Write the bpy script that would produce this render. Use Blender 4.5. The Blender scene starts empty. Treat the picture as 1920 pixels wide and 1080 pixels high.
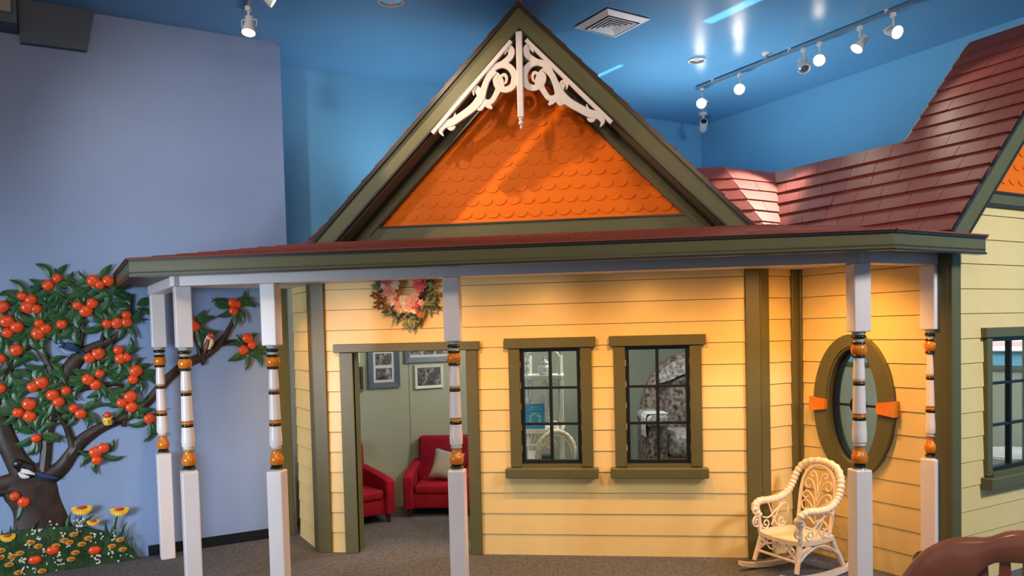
# A small Victorian playhouse with a porch, standing inside a blue painted museum room.
import bpy, bmesh, math, random
from mathutils import Vector, Matrix

S = bpy.context.scene
COL = S.collection
PI = math.pi
R = math.radians

# ------------------------------------------------------------------ camera
cam_d = bpy.data.cameras.new('camera')
cam = bpy.data.objects.new('camera', cam_d)
COL.objects.link(cam)
S.camera = cam
cam_d.sensor_width = 36
cam_d.lens = 27.697
cam_d.shift_y = 140 / 1920
cam_d.clip_start = .05
cam.matrix_world = Matrix(((0.990738, 0.019347, 0.134404, 0.000000), (0.133513, 0.041706, -0.990169, 0.000000), (-0.024763, 0.998943, 0.038737, 1.600000), (0.000000, 0.000000, 0.000000, 1.000000)))

# ------------------------------------------------------------------ world, daylight from the open side of the hall, exposure
S.view_settings.view_transform = 'Standard'
S.view_settings.look = 'None'
S.view_settings.gamma = 1
S.view_settings.use_curve_mapping = False
S.view_settings.exposure = 0.0
w = bpy.data.worlds.new('world')
S.world = w
w.use_nodes = True
w.node_tree.nodes['Background'].inputs[0].default_value = (.62, .78, 1.0, 1)
w.node_tree.nodes['Background'].inputs[1].default_value = .30


def lamp(name, kind, loc, energy, color, target=None, size=.1, size_y=None, angle=60, blend=.4):
    d = bpy.data.lights.new(name, kind)
    d.energy = energy
    d.color = color
    if kind == 'AREA':
        d.shape = 'RECTANGLE'
        d.size = size
        d.size_y = size_y or size
    else:
        d.shadow_soft_size = size
    if kind == 'SPOT':
        d.spot_size = R(angle)
        d.spot_blend = blend
    o = bpy.data.objects.new(name, d)
    COL.objects.link(o)
    o.location = loc
    if target is not None:
        o.rotation_euler = (Vector(target) - Vector(loc)).to_track_quat('-Z', 'Y').to_euler()
    return o


for (x_, y_, l_, w_, a_) in ((.92, 6.08, .62, .10, R(-51)), (-.04, 7.31, .36, .05, R(-50))):      # reflected daylight patches thrown up on the ceiling
    p_ = lamp('daylight_patch', 'AREA', (x_, y_, 3.2), 6 * l_ * w_, (.4, .85, 1), None, l_, w_)
    p_.data.spread = R(3)
    p_.rotation_euler = (PI, 0, a_)

lamp('mural_wash_fill', 'SPOT', (-2.5, 3.3, 3.85), 92, (1, .97, .95), (-2.7, 5.95, 2.5), .06, angle=76, blend=1)  # added spot without a fixture, washes the mural wall
WARM = (1, .70, .36)
AMBER = (1, .47, .11)
COOL = (.74, .87, 1)
lamp('wing_fill_light', 'AREA', (4.2, 2.2, 3.7), 62, (.92, .96, 1), (2.6, 5.4, 1.1), .9, .7).data.spread = R(105)  # added area light near ceiling height, brightens the right wing
lamp('fill_uplight', 'SPOT', (.6, 7.3, 2.45), 118, (.92, .96, 1), (1.0, 7.2, 3.95), .25, angle=136, blend=1)  # added uplight, unseen behind the roofs, brightens ceiling and back walls
lamp('fill_uplight', 'SPOT', (-1.7, 6.75, 2.5), 40, (.94, .96, 1), (-1.85, 6.5, 3.95), .25, angle=120, blend=.9)  # second added uplight, unseen behind the front gable
lamp('side_window_light', 'AREA', (-4.3, 1.2, 1.3), 30, COOL, (-3.0, 5.7, .7), 1.2, 1.2).data.spread = R(75)
lamp('hall_ceiling_light', 'AREA', (-1.5, 1.2, 3.85), 46, (1, .70, .42), (-.9, 5.4, .4), 1.2, .6)
lamp('hall_ceiling_light', 'AREA', (1.0, 1.0, 3.85), 46, (1, .70, .42), (.6, 5.4, .4), 1.2, .6)

# ------------------------------------------------------------------ materials


def lin(c):
    out = []
    for v in c:
        v /= 255
        out.append(v / 12.92 if v <= .04045 else ((v + .055) / 1.055) ** 2.4)
    return tuple(out) + (1,)


def mat(name, rgb, rough=.5, var=.06, scale=6, bump=0, bscale=60, metal=0, spec=.5, rgb2=None, coat=0):
    m = bpy.data.materials.new(name)
    m.use_nodes = True
    nt = m.node_tree
    b = nt.nodes['Principled BSDF']
    b.inputs['Roughness'].default_value = rough
    b.inputs['Metallic'].default_value = metal
    b.inputs['Specular IOR Level'].default_value = spec
    b.inputs['Coat Weight'].default_value = coat
    tc = nt.nodes.new('ShaderNodeTexCoord')
    n = nt.nodes.new('ShaderNodeTexNoise')
    n.inputs['Scale'].default_value = scale
    n.inputs['Detail'].default_value = 4
    nt.links.new(tc.outputs['Object'], n.inputs['Vector'])
    r = nt.nodes.new('ShaderNodeValToRGB')
    c = lin(rgb)
    if rgb2:
        c0, c1 = c, lin(rgb2)
    else:
        c0 = tuple(max(0, v * (1 - var)) for v in c[:3]) + (1,)
        c1 = tuple(min(1, v * (1 + var)) for v in c[:3]) + (1,)
    r.color_ramp.elements[0].color = c0
    r.color_ramp.elements[1].color = c1
    r.color_ramp.elements[0].position = .35
    r.color_ramp.elements[1].position = .65
    nt.links.new(n.outputs['Fac'], r.inputs['Fac'])
    nt.links.new(r.outputs['Color'], b.inputs['Base Color'])
    if bump:
        n2 = nt.nodes.new('ShaderNodeTexNoise')
        n2.inputs['Scale'].default_value = bscale
        n2.inputs['Detail'].default_value = 3
        nt.links.new(tc.outputs['Object'], n2.inputs['Vector'])
        bp = nt.nodes.new('ShaderNodeBump')
        bp.inputs['Strength'].default_value = bump
        bp.inputs['Distance'].default_value = .01
        nt.links.new(n2.outputs['Fac'], bp.inputs['Height'])
        nt.links.new(bp.outputs['Normal'], b.inputs['Normal'])
    return m


def emit(name, rgb, strength):
    m = bpy.data.materials.new(name)
    m.use_nodes = True
    b = m.node_tree.nodes['Principled BSDF']
    b.inputs['Base Color'].default_value = (.8, .8, .8, 1)
    b.inputs['Emission Color'].default_value = lin(rgb)
    b.inputs['Emission Strength'].default_value = strength
    return m


def glass_mat():
    m = bpy.data.materials.new('window glass')
    m.use_nodes = True
    nt = m.node_tree
    nt.nodes.clear()
    o = nt.nodes.new('ShaderNodeOutputMaterial')
    mx = nt.nodes.new('ShaderNodeMixShader')
    t = nt.nodes.new('ShaderNodeBsdfTransparent')
    t.inputs[0].default_value = (.93, .96, .95, 1)
    g = nt.nodes.new('ShaderNodeBsdfGlossy')
    g.inputs['Roughness'].default_value = .02
    lw = nt.nodes.new('ShaderNodeLayerWeight')
    pw = nt.nodes.new('ShaderNodeMath')
    pw.operation = 'POWER'
    pw.inputs[1].default_value = 4
    f = nt.nodes.new('ShaderNodeMath')
    f.operation = 'MULTIPLY_ADD'
    f.inputs[1].default_value = .6
    f.inputs[2].default_value = .025
    nt.links.new(lw.outputs['Facing'], pw.inputs[0])
    nt.links.new(pw.outputs[0], f.inputs[0])
    nt.links.new(f.outputs[0], mx.inputs[0])
    nt.links.new(t.outputs[0], mx.inputs[1])
    nt.links.new(g.outputs[0], mx.inputs[2])
    nt.links.new(mx.outputs[0], o.inputs[0])
    return m


def photo_mat(name, scale, seed):
    m = bpy.data.materials.new(name)
    m.use_nodes = True
    nt = m.node_tree
    b = nt.nodes['Principled BSDF']
    b.inputs['Roughness'].default_value = .35
    tc = nt.nodes.new('ShaderNodeTexCoord')
    mp = nt.nodes.new('ShaderNodeMapping')
    mp.inputs['Location'].default_value = (seed * 3.1, seed * 1.7, seed)
    n = nt.nodes.new('ShaderNodeTexNoise')
    n.inputs['Scale'].default_value = scale * .35
    n.inputs['Detail'].default_value = 8
    n.inputs['Roughness'].default_value = .62
    n.inputs['Distortion'].default_value = 1.1
    r = nt.nodes.new('ShaderNodeValToRGB')
    cr = r.color_ramp
    cr.elements[0].position = .34
    cr.elements[0].color = (.012, .012, .014, 1)
    cr.elements[1].position = .72
    cr.elements[1].color = (.55, .55, .57, 1)
    e = cr.elements.new(.52)
    e.color = (.10, .10, .105, 1)
    nt.links.new(tc.outputs['Object'], mp.inputs[0])
    nt.links.new(mp.outputs[0], n.inputs['Vector'])
    nt.links.new(n.outputs['Fac'], r.inputs['Fac'])
    nt.links.new(r.outputs[0], b.inputs['Base Color'])
    return m


M = {}
M['siding'] = mat('cream siding paint', (228, 202, 138), .36, .03, 5, .05, 90)
M['olive'] = mat('olive trim paint', (90, 88, 54), .4, .04, 8)
M['olive_dark'] = mat('dark olive soffit paint', (88, 80, 62), .5, .05, 8)
M['bronze'] = mat('dark bronze drip edge', (38, 34, 30), .3, .05, 8)
M['roof'] = mat('red brown roof shingle', (136, 70, 60), .5, .07, 9, .08, 120, spec=.15)
M['scallop'] = mat('orange gable shingle', (238, 112, 4), .5, .04, 9, spec=.2)
M['white'] = mat('white trim paint', (218, 209, 210), .38, .02, 5)
M['post_white'] = mat('white post paint', (234, 224, 224), .3, .02, 5)
M['post_orange'] = mat('orange post paint', (214, 122, 24), .22, .08, 12, coat=.4)
M['post_black'] = mat('black post ring paint', (22, 24, 22), .2, .05, 12, coat=.4)
M['post_tan'] = mat('tan post ring paint', (178, 120, 74), .3, .05, 12)
M['post_grey'] = mat('grey green post ring paint', (170, 178, 164), .3, .05, 12)
M['black_metal'] = mat('black window sash', (20, 22, 21), .35, .05, 8)
M['glass'] = glass_mat()
M['wall_blue'] = mat('blue wall paint', (112, 182, 224), .55, .03, 1.5)
M['wall_mural'] = mat('grey blue wall paint', (136, 158, 196), .5, .06, 1.2)
M['ceil'] = mat('blue ceiling paint', (104, 166, 210), .28, .02, 1.5)
M['beam'] = mat('slate blue bulkhead paint', (86, 100, 116), .6, .04, 3)
M['carpet'] = mat('grey carpet', (98, 100, 106), .95, .3, 55, .5, 240, spec=.1)
M['base'] = mat('black rubber baseboard', (16, 19, 26), .4, .05, 6)
M['inner'] = mat('sage green panel paint', (158, 162, 142), .55, .04, 2)
M['inner_ceiling'] = mat('white ceiling board', (215, 212, 205), .7, .03, 3)
M['bark'] = mat('painted dark bark', (66, 46, 38), .45, rgb2=(38, 30, 28), scale=11)
M['leaf_dark'] = mat('dark green leaf paint', (30, 68, 38), .4, rgb2=(48, 94, 48), scale=14)
M['leaf_mid'] = mat('mid green leaf paint', (92, 136, 70), .4, rgb2=(124, 160, 88), scale=16)
M['leaf_light'] = mat('light green leaf paint', (112, 144, 66), .4, rgb2=(150, 170, 76), scale=16)
M['peach'] = mat('red orange peach paint', (214, 46, 26), .3, rgb2=(240, 98, 34), scale=22, coat=.2)
M['peach_dark'] = mat('dark peach crease paint', (120, 40, 20), .4, .1, 14)
M['grass'] = mat('dark meadow paint', (28, 52, 34), .5, rgb2=(52, 78, 38), scale=18)
M['yellow'] = mat('yellow petal paint', (236, 182, 38), .4, rgb2=(246, 214, 80), scale=30)
M['red'] = mat('red flower centre paint', (200, 66, 34), .4, .1, 20)
M['gold'] = mat('ochre petal paint', (206, 158, 52), .4, rgb2=(224, 186, 92), scale=30)
M['blossom'] = mat('white blossom paint', (226, 228, 214), .5, .04, 20)
M['bird_blue'] = mat('dark blue bird paint', (36, 62, 96), .4, .15, 20)
M['bird_pale'] = mat('pale blue bird paint', (150, 178, 204), .4, .08, 20)
M['bird_black'] = mat('black bird paint', (18, 16, 20), .4, .1, 20)
M['bird_white'] = mat('white bird paint', (236, 236, 238), .4, .03, 20)
M['bird_brown'] = mat('brown bird paint', (120, 66, 46), .4, .15, 30)
M['bird_red'] = mat('red bird head paint', (202, 62, 58), .4, .1, 30)
M['bird_cream'] = mat('cream bird breast paint', (240, 212, 168), .4, .05, 30)
M['wicker'] = mat('white painted wicker', (238, 220, 200), .4, .06, 30, .25, 160)
M['wicker_white'] = mat('pale grey wicker', (205, 205, 198), .45, .06, 30, .25, 160)
M['chair_wood'] = mat('glossy red brown wood', (178, 114, 92), .22, .12, 7, coat=.5)
M['chair_dark'] = mat('dark brown and shadowed wood', (70, 36, 24), .3, .1, 10)
M['red_fabric'] = mat('crimson upholstery', (142, 14, 38), .8, .12, 16, .2, 220, spec=.25)
M['wood_leg'] = mat('dark furniture leg', (62, 30, 22), .4, .1, 12)
M['grey_fabric'] = mat('grey linen cushion', (150, 150, 144), .9, .06, 30, .3, 240, spec=.2)
M['paisley'] = mat('dark paisley upholstery', (44, 38, 40), .85, rgb2=(142, 126, 118), scale=26, bump=.2, bscale=120, spec=.2)
M['paisley_light'] = mat('grey paisley upholstery', (96, 94, 98), .85, rgb2=(176, 172, 170), scale=30, bump=.2, bscale=120, spec=.2)
M['frame_blue'] = mat('slate blue picture frame', (74, 88, 104), .35, .05, 10)
M['frame_dark'] = mat('dark grey picture frame', (66, 70, 66), .4, .05, 10)
M['frame_white'] = mat('off white picture frame', (206, 208, 200), .5, .03, 10)
M['mount'] = mat('pale grey picture mount', (190, 198, 204), .6, .02, 10)
M['book_blue'] = mat('sky blue book cover', (52, 140, 196), .4, .08, 30)
M['book_green'] = mat('pale swirl print', (150, 206, 206), .4, rgb2=(70, 150, 150), scale=60)
M['paper'] = mat('white paper', (230, 232, 234), .6, .02, 10)
M['chrome'] = mat('brushed metal', (178, 180, 182), .3, .04, 20, metal=.8)
M['reflector'] = mat('mirror reflector', (205, 205, 208), .14, .02, 20, metal=1)
M['fitting'] = mat('white lamp fitting', (218, 216, 212), .35, .03, 10)
M['vent'] = mat('grey white vent paint', (240, 238, 236), .45, .03, 10)
M['vent_dark'] = mat('dark vent cavity', (42, 40, 44), .8, .05, 10)
M['cream_box'] = mat('cream painted duct', (170, 158, 146), .6, .03, 6)
M['lens'] = mat('dark camera lens', (24, 26, 40), .1, .02, 10)
M['bulb'] = emit('glowing halogen bulb', (255, 240, 220), 14)
M['bulb_soft'] = emit('glowing downlight', (255, 205, 130), 6)
M['sign_red'] = emit('lit red strip', (255, 60, 80), 1.6)
M['sign_white'] = emit('lit white strip', (255, 255, 255), 2.2)
M['pk1'] = mat('blush pink petals', (250, 196, 184), .6, .06, 40)
M['pk2'] = mat('cream petals', (252, 240, 222), .6, .05, 40)
M['pk3'] = mat('deep pink petals', (236, 110, 124), .6, .1, 40)
M['pk4'] = mat('orange petals', (232, 128, 40), .6, .1, 40)
M['wr_leaf'] = mat('sage wreath leaf', (128, 138, 100), .6, .15, 30)
M['wr_dark'] = mat('dark wreath leaf', (62, 66, 44), .6, .15, 30)
M['wr_brown'] = mat('brown wreath leaf', (134, 84, 40), .6, .15, 30)
M['twig'] = mat('wreath twig', (92, 66, 42), .8, .2, 40)
M['photo1'] = photo_mat('black and white photograph', 40, 1)
M['photo2'] = photo_mat('black and white family photograph', 55, 2)
M['photo3'] = photo_mat('black and white landscape photograph', 48, 3)

# ------------------------------------------------------------------ mesh helpers


class MB:
    def __init__(self):
        self.v, self.f, self.mi = [], [], []

    def add(self, vs, fs, mi=0):
        n = len(self.v)
        self.v += [tuple(p) for p in vs]
        self.f += [tuple(i + n for i in f) for f in fs]
        self.mi += [mi] * len(fs)
        return self

    def box(self, x0, x1, y0, y1, z0, z1, mi=0, T=None):
        vs = [(x0, y0, z0), (x1, y0, z0), (x1, y1, z0), (x0, y1, z0), (x0, y0, z1), (x1, y0, z1), (x1, y1, z1), (x0, y1, z1)]
        if T is not None:
            vs = [T @ Vector(p) for p in vs]
        return self.add(vs, [(0, 3, 2, 1), (4, 5, 6, 7), (0, 1, 5, 4), (1, 2, 6, 5), (2, 3, 7, 6), (3, 0, 4, 7)], mi)

    def bbox(self, x0, x1, y0, y1, z0, z1, b=.01, seg=2, mi=0, T=None):
        """box with rounded edges"""
        bm = bmesh.new()
        bmesh.ops.create_cube(bm, size=1)
        for v in bm.verts:
            v.co = Vector(((x0 + x1) / 2 + v.co.x * (x1 - x0), (y0 + y1) / 2 + v.co.y * (y1 - y0), (z0 + z1) / 2 + v.co.z * (z1 - z0)))
        bmesh.ops.bevel(bm, geom=list(bm.edges), offset=b, segments=seg, profile=.5, affect='EDGES')
        bm.verts.index_update()
        vs = [(T @ v.co if T is not None else v.co.copy()) for v in bm.verts]
        fs = [tuple(v.index for v in f.verts) for f in bm.faces]
        bm.free()
        return self.add(vs, fs, mi)

    def prism(self, poly, y0, y1, mi=0, T=None):
        """polygon in (x, z), counter-clockwise seen from the front, extruded y0 (front) .. y1 (back)"""
        n = len(poly)
        vs = [(p[0], y0, p[1]) for p in poly] + [(p[0], y1, p[1]) for p in poly]
        if T is not None:
            vs = [T @ Vector(p) for p in vs]
        fs = [tuple(range(n)), tuple(range(2 * n - 1, n - 1, -1))] + [(i, i + n, (i + 1) % n + n, (i + 1) % n) for i in range(n)]
        return self.add(vs, fs, mi)

    def zprism(self, poly, z0, z1, mi=0):
        n = len(poly)
        vs = [(p[0], p[1], z0) for p in poly] + [(p[0], p[1], z1) for p in poly]
        fs = [tuple(range(n - 1, -1, -1)), tuple(range(n, 2 * n))] + [(i, (i + 1) % n, (i + 1) % n + n, i + n) for i in range(n)]
        return self.add(vs, fs, mi)

    def tube(self, pts, r, n=8, mi=0, closed=False, caps=True):
        pts = [Vector(p) for p in pts]
        m = len(pts)
        rs = r if isinstance(r, (list, tuple)) else [r] * m
        rings = []
        up = Vector((0, 0, 1))
        prev = None
        for i, p in enumerate(pts):
            if closed:
                t = pts[(i + 1) % m] - pts[i - 1]
            else:
                t = pts[min(i + 1, m - 1)] - pts[max(i - 1, 0)]
            t.normalize()
            if prev is None:
                a = t.cross(up)
                if a.length < .05:
                    a = t.cross(Vector((1, 0, 0)))
            else:
                a = prev - t * prev.dot(t)
            a.normalize()
            prev = a
            b = t.cross(a)
            rings.append([p + (a * math.cos(2 * PI * k / n) + b * math.sin(2 * PI * k / n)) * rs[i] for k in range(n)])
        vs = [q for rg in rings for q in rg]
        fs = []
        for i in range(m if closed else m - 1):
            j = (i + 1) % m
            for k in range(n):
                l = (k + 1) % n
                fs.append((i * n + k, i * n + l, j * n + l, j * n + k))
        if not closed and caps:
            fs.append(tuple(range(n - 1, -1, -1)))
            fs.append(tuple((m - 1) * n + k for k in range(n)))
        return self.add(vs, fs, mi)

    def lathe(self, prof, n=16, mi=0, T=None, caps=True):
        """profile of (radius, z)"""
        vs = [(r * math.cos(2 * PI * k / n), r * math.sin(2 * PI * k / n), z) for r, z in prof for k in range(n)]
        if T is not None:
            vs = [T @ Vector(p) for p in vs]
        fs = []
        for i in range(len(prof) - 1):
            for k in range(n):
                l = (k + 1) % n
                fs.append((i * n + k, i * n + l, (i + 1) * n + l, (i + 1) * n + k))
        if caps:
            fs.append(tuple(range(n - 1, -1, -1)))
            fs.append(tuple((len(prof) - 1) * n + k for k in range(n)))
        return self.add(vs, fs, mi)

    def ball(self, c, rx, ry, rz, n=12, m=8, mi=0):
        prof = [(max(1e-4, math.sin(PI * i / m)), -math.cos(PI * i / m)) for i in range(m + 1)]
        T = Matrix.Translation(c) @ Matrix.Diagonal((rx, ry, rz, 1))
        return self.lathe(prof, n, mi, T)

    def relief(self, pts, wid, y, h, mi=0, prof=((-1, 0), (-.75, .6), (0, 1), (.75, .6), (1, 0))):
        """rounded half-relief ribbon along (x, z) points, standing out from y towards -y"""
        P = [Vector((p[0], p[1])) for p in pts]
        m, k = len(P), len(prof)
        vs = []
        for i, p in enumerate(P):
            t = P[min(i + 1, m - 1)] - P[max(i - 1, 0)]
            t.normalize()
            nn = Vector((-t.y, t.x))
            wv = wid[i] if isinstance(wid, (list, tuple)) else wid
            for a, b in prof:
                q = p + nn * (a * wv / 2)
                vs.append((q.x, y - h * b, q.y))
        fs = []
        for i in range(m - 1):
            for j in range(k - 1):
                fs.append((i * k + j, i * k + j + 1, (i + 1) * k + j + 1, (i + 1) * k + j))
        fs.append(tuple(range(k - 1, -1, -1)))
        fs.append(tuple((m - 1) * k + j for j in range(k)))
        return self.add(vs, fs, mi)

    def strip(self, pts, wid, y0, y1, mi=0):
        """flat cut-out ribbon in the (x, z) plane, from y0 (front) to y1 (back)"""
        return self.relief(pts, wid, y1, y1 - y0, mi, prof=((-1, 0), (-1, .9), (-.9, 1), (.9, 1), (1, .9), (1, 0)))


def smooth_curve(pts, n=6):
    """Catmull-Rom through points of any dimension"""
    pts = [tuple(p) for p in pts]
    out = []
    for i in range(len(pts) - 1):
        p0, p1, p2, p3 = pts[max(i - 1, 0)], pts[i], pts[i + 1], pts[min(i + 2, len(pts) - 1)]
        for k in range(n):
            t = k / n
            out.append(tuple(.5 * (2 * b + (c - a) * t + (2 * a - 5 * b + 4 * c - d) * t * t + (3 * b - a - 3 * c + d) * t ** 3) for a, b, c, d in zip(p0, p1, p2, p3)))
    out.append(pts[-1])
    return out


WORLD = {}
I4 = Matrix.Identity(4)


def wm(o):
    return WORLD.get(o.name, I4)


def props(o, label=None, cat=None, group=None, kind=None):
    if label:
        o['label'] = label
    if cat:
        o['category'] = cat
    if group:
        o['group'] = group
    if kind:
        o['kind'] = kind
    return o


def mesh_of(name, mb, mats, smooth=False, T=None):
    me = bpy.data.meshes.new(name)
    vs = mb.v if T is None else [T @ Vector(p) for p in mb.v]
    me.from_pydata(vs, [], mb.f)
    for m in (mats if isinstance(mats, (list, tuple)) else [mats]):
        me.materials.append(m)
    if any(mb.mi):
        me.polygons.foreach_set('material_index', mb.mi)
    bm = bmesh.new()
    bm.from_mesh(me)
    bmesh.ops.recalc_face_normals(bm, faces=bm.faces)
    bm.to_mesh(me)
    bm.free()
    if smooth:
        me.shade_smooth()
        me.set_sharp_from_angle(angle=R(38))
    me.update()
    return me


def attach(o, parent):
    if parent is not None:
        o.parent = parent
        o.matrix_parent_inverse = wm(parent).inverted()


def obj(name, mb, mats, parent=None, T=None, smooth=False, **kw):
    """link one mesh object; verts given in frame T (world when None), origin moved to the middle of the piece"""
    T = T or I4
    vs = [T @ Vector(p) for p in mb.v]
    c = sum(vs, Vector()) / len(vs)
    me = mesh_of(name, mb, mats, smooth, Matrix.Translation(-c) @ T)
    o = bpy.data.objects.new(name, me)
    COL.objects.link(o)
    o.location = c
    WORLD[o.name] = Matrix.Translation(c)
    attach(o, parent)
    return props(o, **kw)


def place(name, me, Tw, parent=None, **kw):
    """one more object with shared mesh data, at world matrix Tw"""
    o = bpy.data.objects.new(name, me)
    COL.objects.link(o)
    attach(o, parent)
    o.matrix_basis = Tw
    WORLD[o.name] = Tw
    return props(o, **kw)


def empty(name, loc, rz=0, parent=None, **kw):
    o = bpy.data.objects.new(name, None)
    o.empty_display_size = .1
    COL.objects.link(o)
    o.location = loc
    o.rotation_euler = (0, 0, rz)
    WORLD[o.name] = Matrix.Translation(loc) @ Matrix.Rotation(rz, 4, 'Z')
    attach(o, parent)
    return props(o, **kw)


def copy_tree(o, T):
    """copy a thing with its parts and their sub-parts; T is the new world matrix of the thing"""
    def rec(s, par):
        c = s.copy()
        COL.objects.link(c)
        if par is not None:
            c.parent = par
            c.matrix_parent_inverse = s.matrix_parent_inverse.copy()
        for ch in list(s.children):
            rec(ch, c)
        return c
    r = rec(o, None)
    r.matrix_basis = T
    return r


def frame(x, y, ang, z=0):
    return Matrix.Translation((x, y, z)) @ Matrix.Rotation(ang, 4, 'Z')


# ------------------------------------------------------------------ the plan of house and room (metres)
A = R(37.72)
CA, SA = math.cos(A), math.sin(A)
CEIL = 3.945
L1 = (-2.22, 5.573)                  # left corner of the front wall
R1 = (.945, 5.573)                   # right corner of the front wall
R2 = (1.26, 5.836)                   # inner corner beside the oval window wall
HC = (1.937, 4.961)                  # outer corner of the right wing
F_FRONT = frame(0, 5.573, 0)
F_MURAL = frame(-3.217, 5.615, A)
F_BAY = frame(L1[0], L1[1], A - PI / 2)
F_OVAL = frame(R2[0], R2[1], A - PI / 2)
F_NARROW = frame(R1[0], R1[1], A)
F_RIGHT = frame(HC[0], HC[1], A)
F_BACK = frame(-1.616, 7.47, A)
F_RWALL = frame(1.031, 9.452, A - PI / 2)
COURSE = .1495

# ------------------------------------------------------------------ the room
o = obj('floor', MB().box(-9, 8, -3, 13, -.1, 0), M['carpet'], kind='structure')
obj('ceiling', MB().box(-9, 8, -1.5, 13, CEIL, CEIL + .1), M['ceil'], kind='structure')
UL = .745                           # right end of the mural wall along its own line
obj('wall_left', MB().box(-5.5, UL, 0, .477, 0, CEIL), M['wall_mural'], T=F_MURAL, kind='structure')
obj('wall_back', MB().box(-1.6, 3.5, 0, .15, 0, CEIL), M['wall_blue'], T=F_BACK, kind='structure')
obj('wall_right', MB().box(-.2, 8.5, 0, .15, 0, CEIL), M['wall_blue'], T=F_RWALL, kind='structure')
obj('baseboard_left', MB().box(-.36, UL - .08, -.012, 0, 0, .078), M['base'], T=F_MURAL, kind='structure')
# bulkhead and duct at the top left
bk = MB()
bk.add([(-1.02, -.05, 3.655), (-.625, -.05, 3.66), (-.57, -.05, CEIL), (-1.03, -.05, CEIL), (-1.02, 0, 3.655), (-.625, 0, 3.66), (-.57, 0, CEIL), (-1.03, 0, CEIL)],
       [(0, 1, 2, 3), (7, 6, 5, 4), (0, 4, 5, 1), (1, 5, 6, 2), (2, 6, 7, 3), (3, 7, 4, 0)])
obj('trim_1', bk, M['beam'], T=frame(-3.217, 5.615, A), kind='structure')
obj('trim_2', MB().box(-2.2, -1.03, -.22, 0, 3.72, CEIL), M['beam'], T=F_MURAL, kind='structure')
obj('trim_3', MB().box(-1.7, -1.06, -.26, -.222, 3.775, CEIL), M['cream_box'], T=F_MURAL, kind='structure')

# ------------------------------------------------------------------ the playhouse
house = empty('playhouse', (-.64, 5.573, 0), label='child size Victorian playhouse with cream siding, olive trim and orange gable', cat='playhouse')


def vstrip(mb, ul, ur, z0, z1, y_bot, y_top, y_back, nz=1):
    """one board between ul(z) and ur(z); the face leans from y_bot (foot) to y_top"""
    vs = []
    for i in range(nz + 1):
        t = i / nz
        z = z0 + (z1 - z0) * t
        y = y_bot + (y_top - y_bot) * t
        a, b = ul(z), ur(z)
        vs += [(a, y, z), (b, y, z), (b, y_back, z), (a, y_back, z)]
    fs = [(3, 2, 1, 0)]
    for i in range(nz):
        b = i * 4
        for k in range(4):
            fs.append((b + k, b + (k + 1) % 4, b + 4 + (k + 1) % 4, b + 4 + k))
    n = nz * 4
    fs.append((n, n + 1, n + 2, n + 3))
    return mb.add(vs, fs)


def split(u0, u1, z0, z1, holes):
    """free intervals of a course between rectangular holes"""
    cuts = sorted((h[0], h[1]) for h in holes if h[2] < z1 - .03 and h[3] > z0 + .03)
    out, a = [], u0
    for c0, c1 in cuts:
        if c0 > a + .01:
            out.append((a, c0))
        a = max(a, c1)
    if a < u1 - .01:
        out.append((a, u1))
    return out


def clad(name, T, u0, u1, ztop, holes=(), oval=None, top_line=None, liner=True, n_from=0):
    """a wall of lapped siding boards (sub-parts) on a backing panel"""
    wall = empty(name, T @ Vector((0, 0, 0)), parent=house)
    k = n_from
    while k * COURSE < ztop - .01:
        z0, z1 = k * COURSE, min((k + 1) * COURSE, ztop)
        for a, b in split(u0, u1, z0, z1, holes):
            if oval and z1 > oval[1] - oval[3] and z0 < oval[1] + oval[3]:
                cu, cz, ea, eb = oval
                def half(z):
                    q = 1 - ((z - cz) / eb) ** 2
                    return ea * math.sqrt(q) if q > 0 else 0
                m = MB()
                vstrip(m, lambda z: a, lambda z: cu - half(z), z0, z1 - .004, -.0138, -.0075, .012, 6)
                obj('siding_board', m, M['siding'], wall, T)
                m = MB()
                vstrip(m, lambda z: cu + half(z), lambda z: b, z0, z1 - .004, -.0138, -.0075, .012, 6)
                obj('siding_board', m, M['siding'], wall, T)
            else:
                m = MB()
                vstrip(m, lambda z: a, lambda z: b, z0, z1 - .004, -.0138, -.0075, .012)
                obj('siding_board', m, M['siding'], wall, T)
        k += 1
    if liner:
        m = MB()
        zs = sorted({0, ztop} | {h[2] for h in holes} | {h[3] for h in holes})
        zs = [z for z in zs if 0 <= z <= ztop]
        for z0, z1 in zip(zs, zs[1:]):
            for a, b in split(u0, u1, z0, z1, [h for h in holes if h[2] <= z0 and h[3] >= z1]):
                if oval:
                    cu, cz, ea, eb = oval
                    def half(z):
                        q = 1 - ((z - cz) / eb) ** 2
                        return ea * math.sqrt(q) if q > 0 else 0
                    vstrip(m, lambda z: a, lambda z: cu - half(z), z0, z1, .014, .014, .07, 40)
                    vstrip(m, lambda z: cu + half(z), lambda z: b, z0, z1, .014, .014, .07, 40)
                else:
                    m.box(a, b, .014, .07, z0, z1)
        obj('inner_panel', m, M['inner'], wall, T, label='sage green inside face')
    return wall


DOOR = (-1.945, -1.085, -1, 1.495)
WA = (-.695, -.272, .625, 1.495)
WB = (.048, .482, .625, 1.495)
clad('front_wall', F_FRONT, L1[0], R1[0], 2.2, [DOOR, WA, WB])
clad('bay_wall', F_BAY, -.56, 0, 2.2)
clad('narrow_wall', F_NARROW, 0, .41, 2.2)
clad('oval_window_wall', F_OVAL, 0, 1.09, 2.23, oval=(.478, 1.058, .205, .40))
WR = (.385, .93, .64, 1.495)
clad('right_wing_wall', F_RIGHT, .04, 1.35, 2.31, [WR])

# corner boards
def cboard(T, u0, u1, y0, y1, z1, name='corner_board'):
    return obj(name, MB().bbox(u0, u1, y0, y1, 0, z1, .004, 1), M['olive'], house, T)


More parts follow.
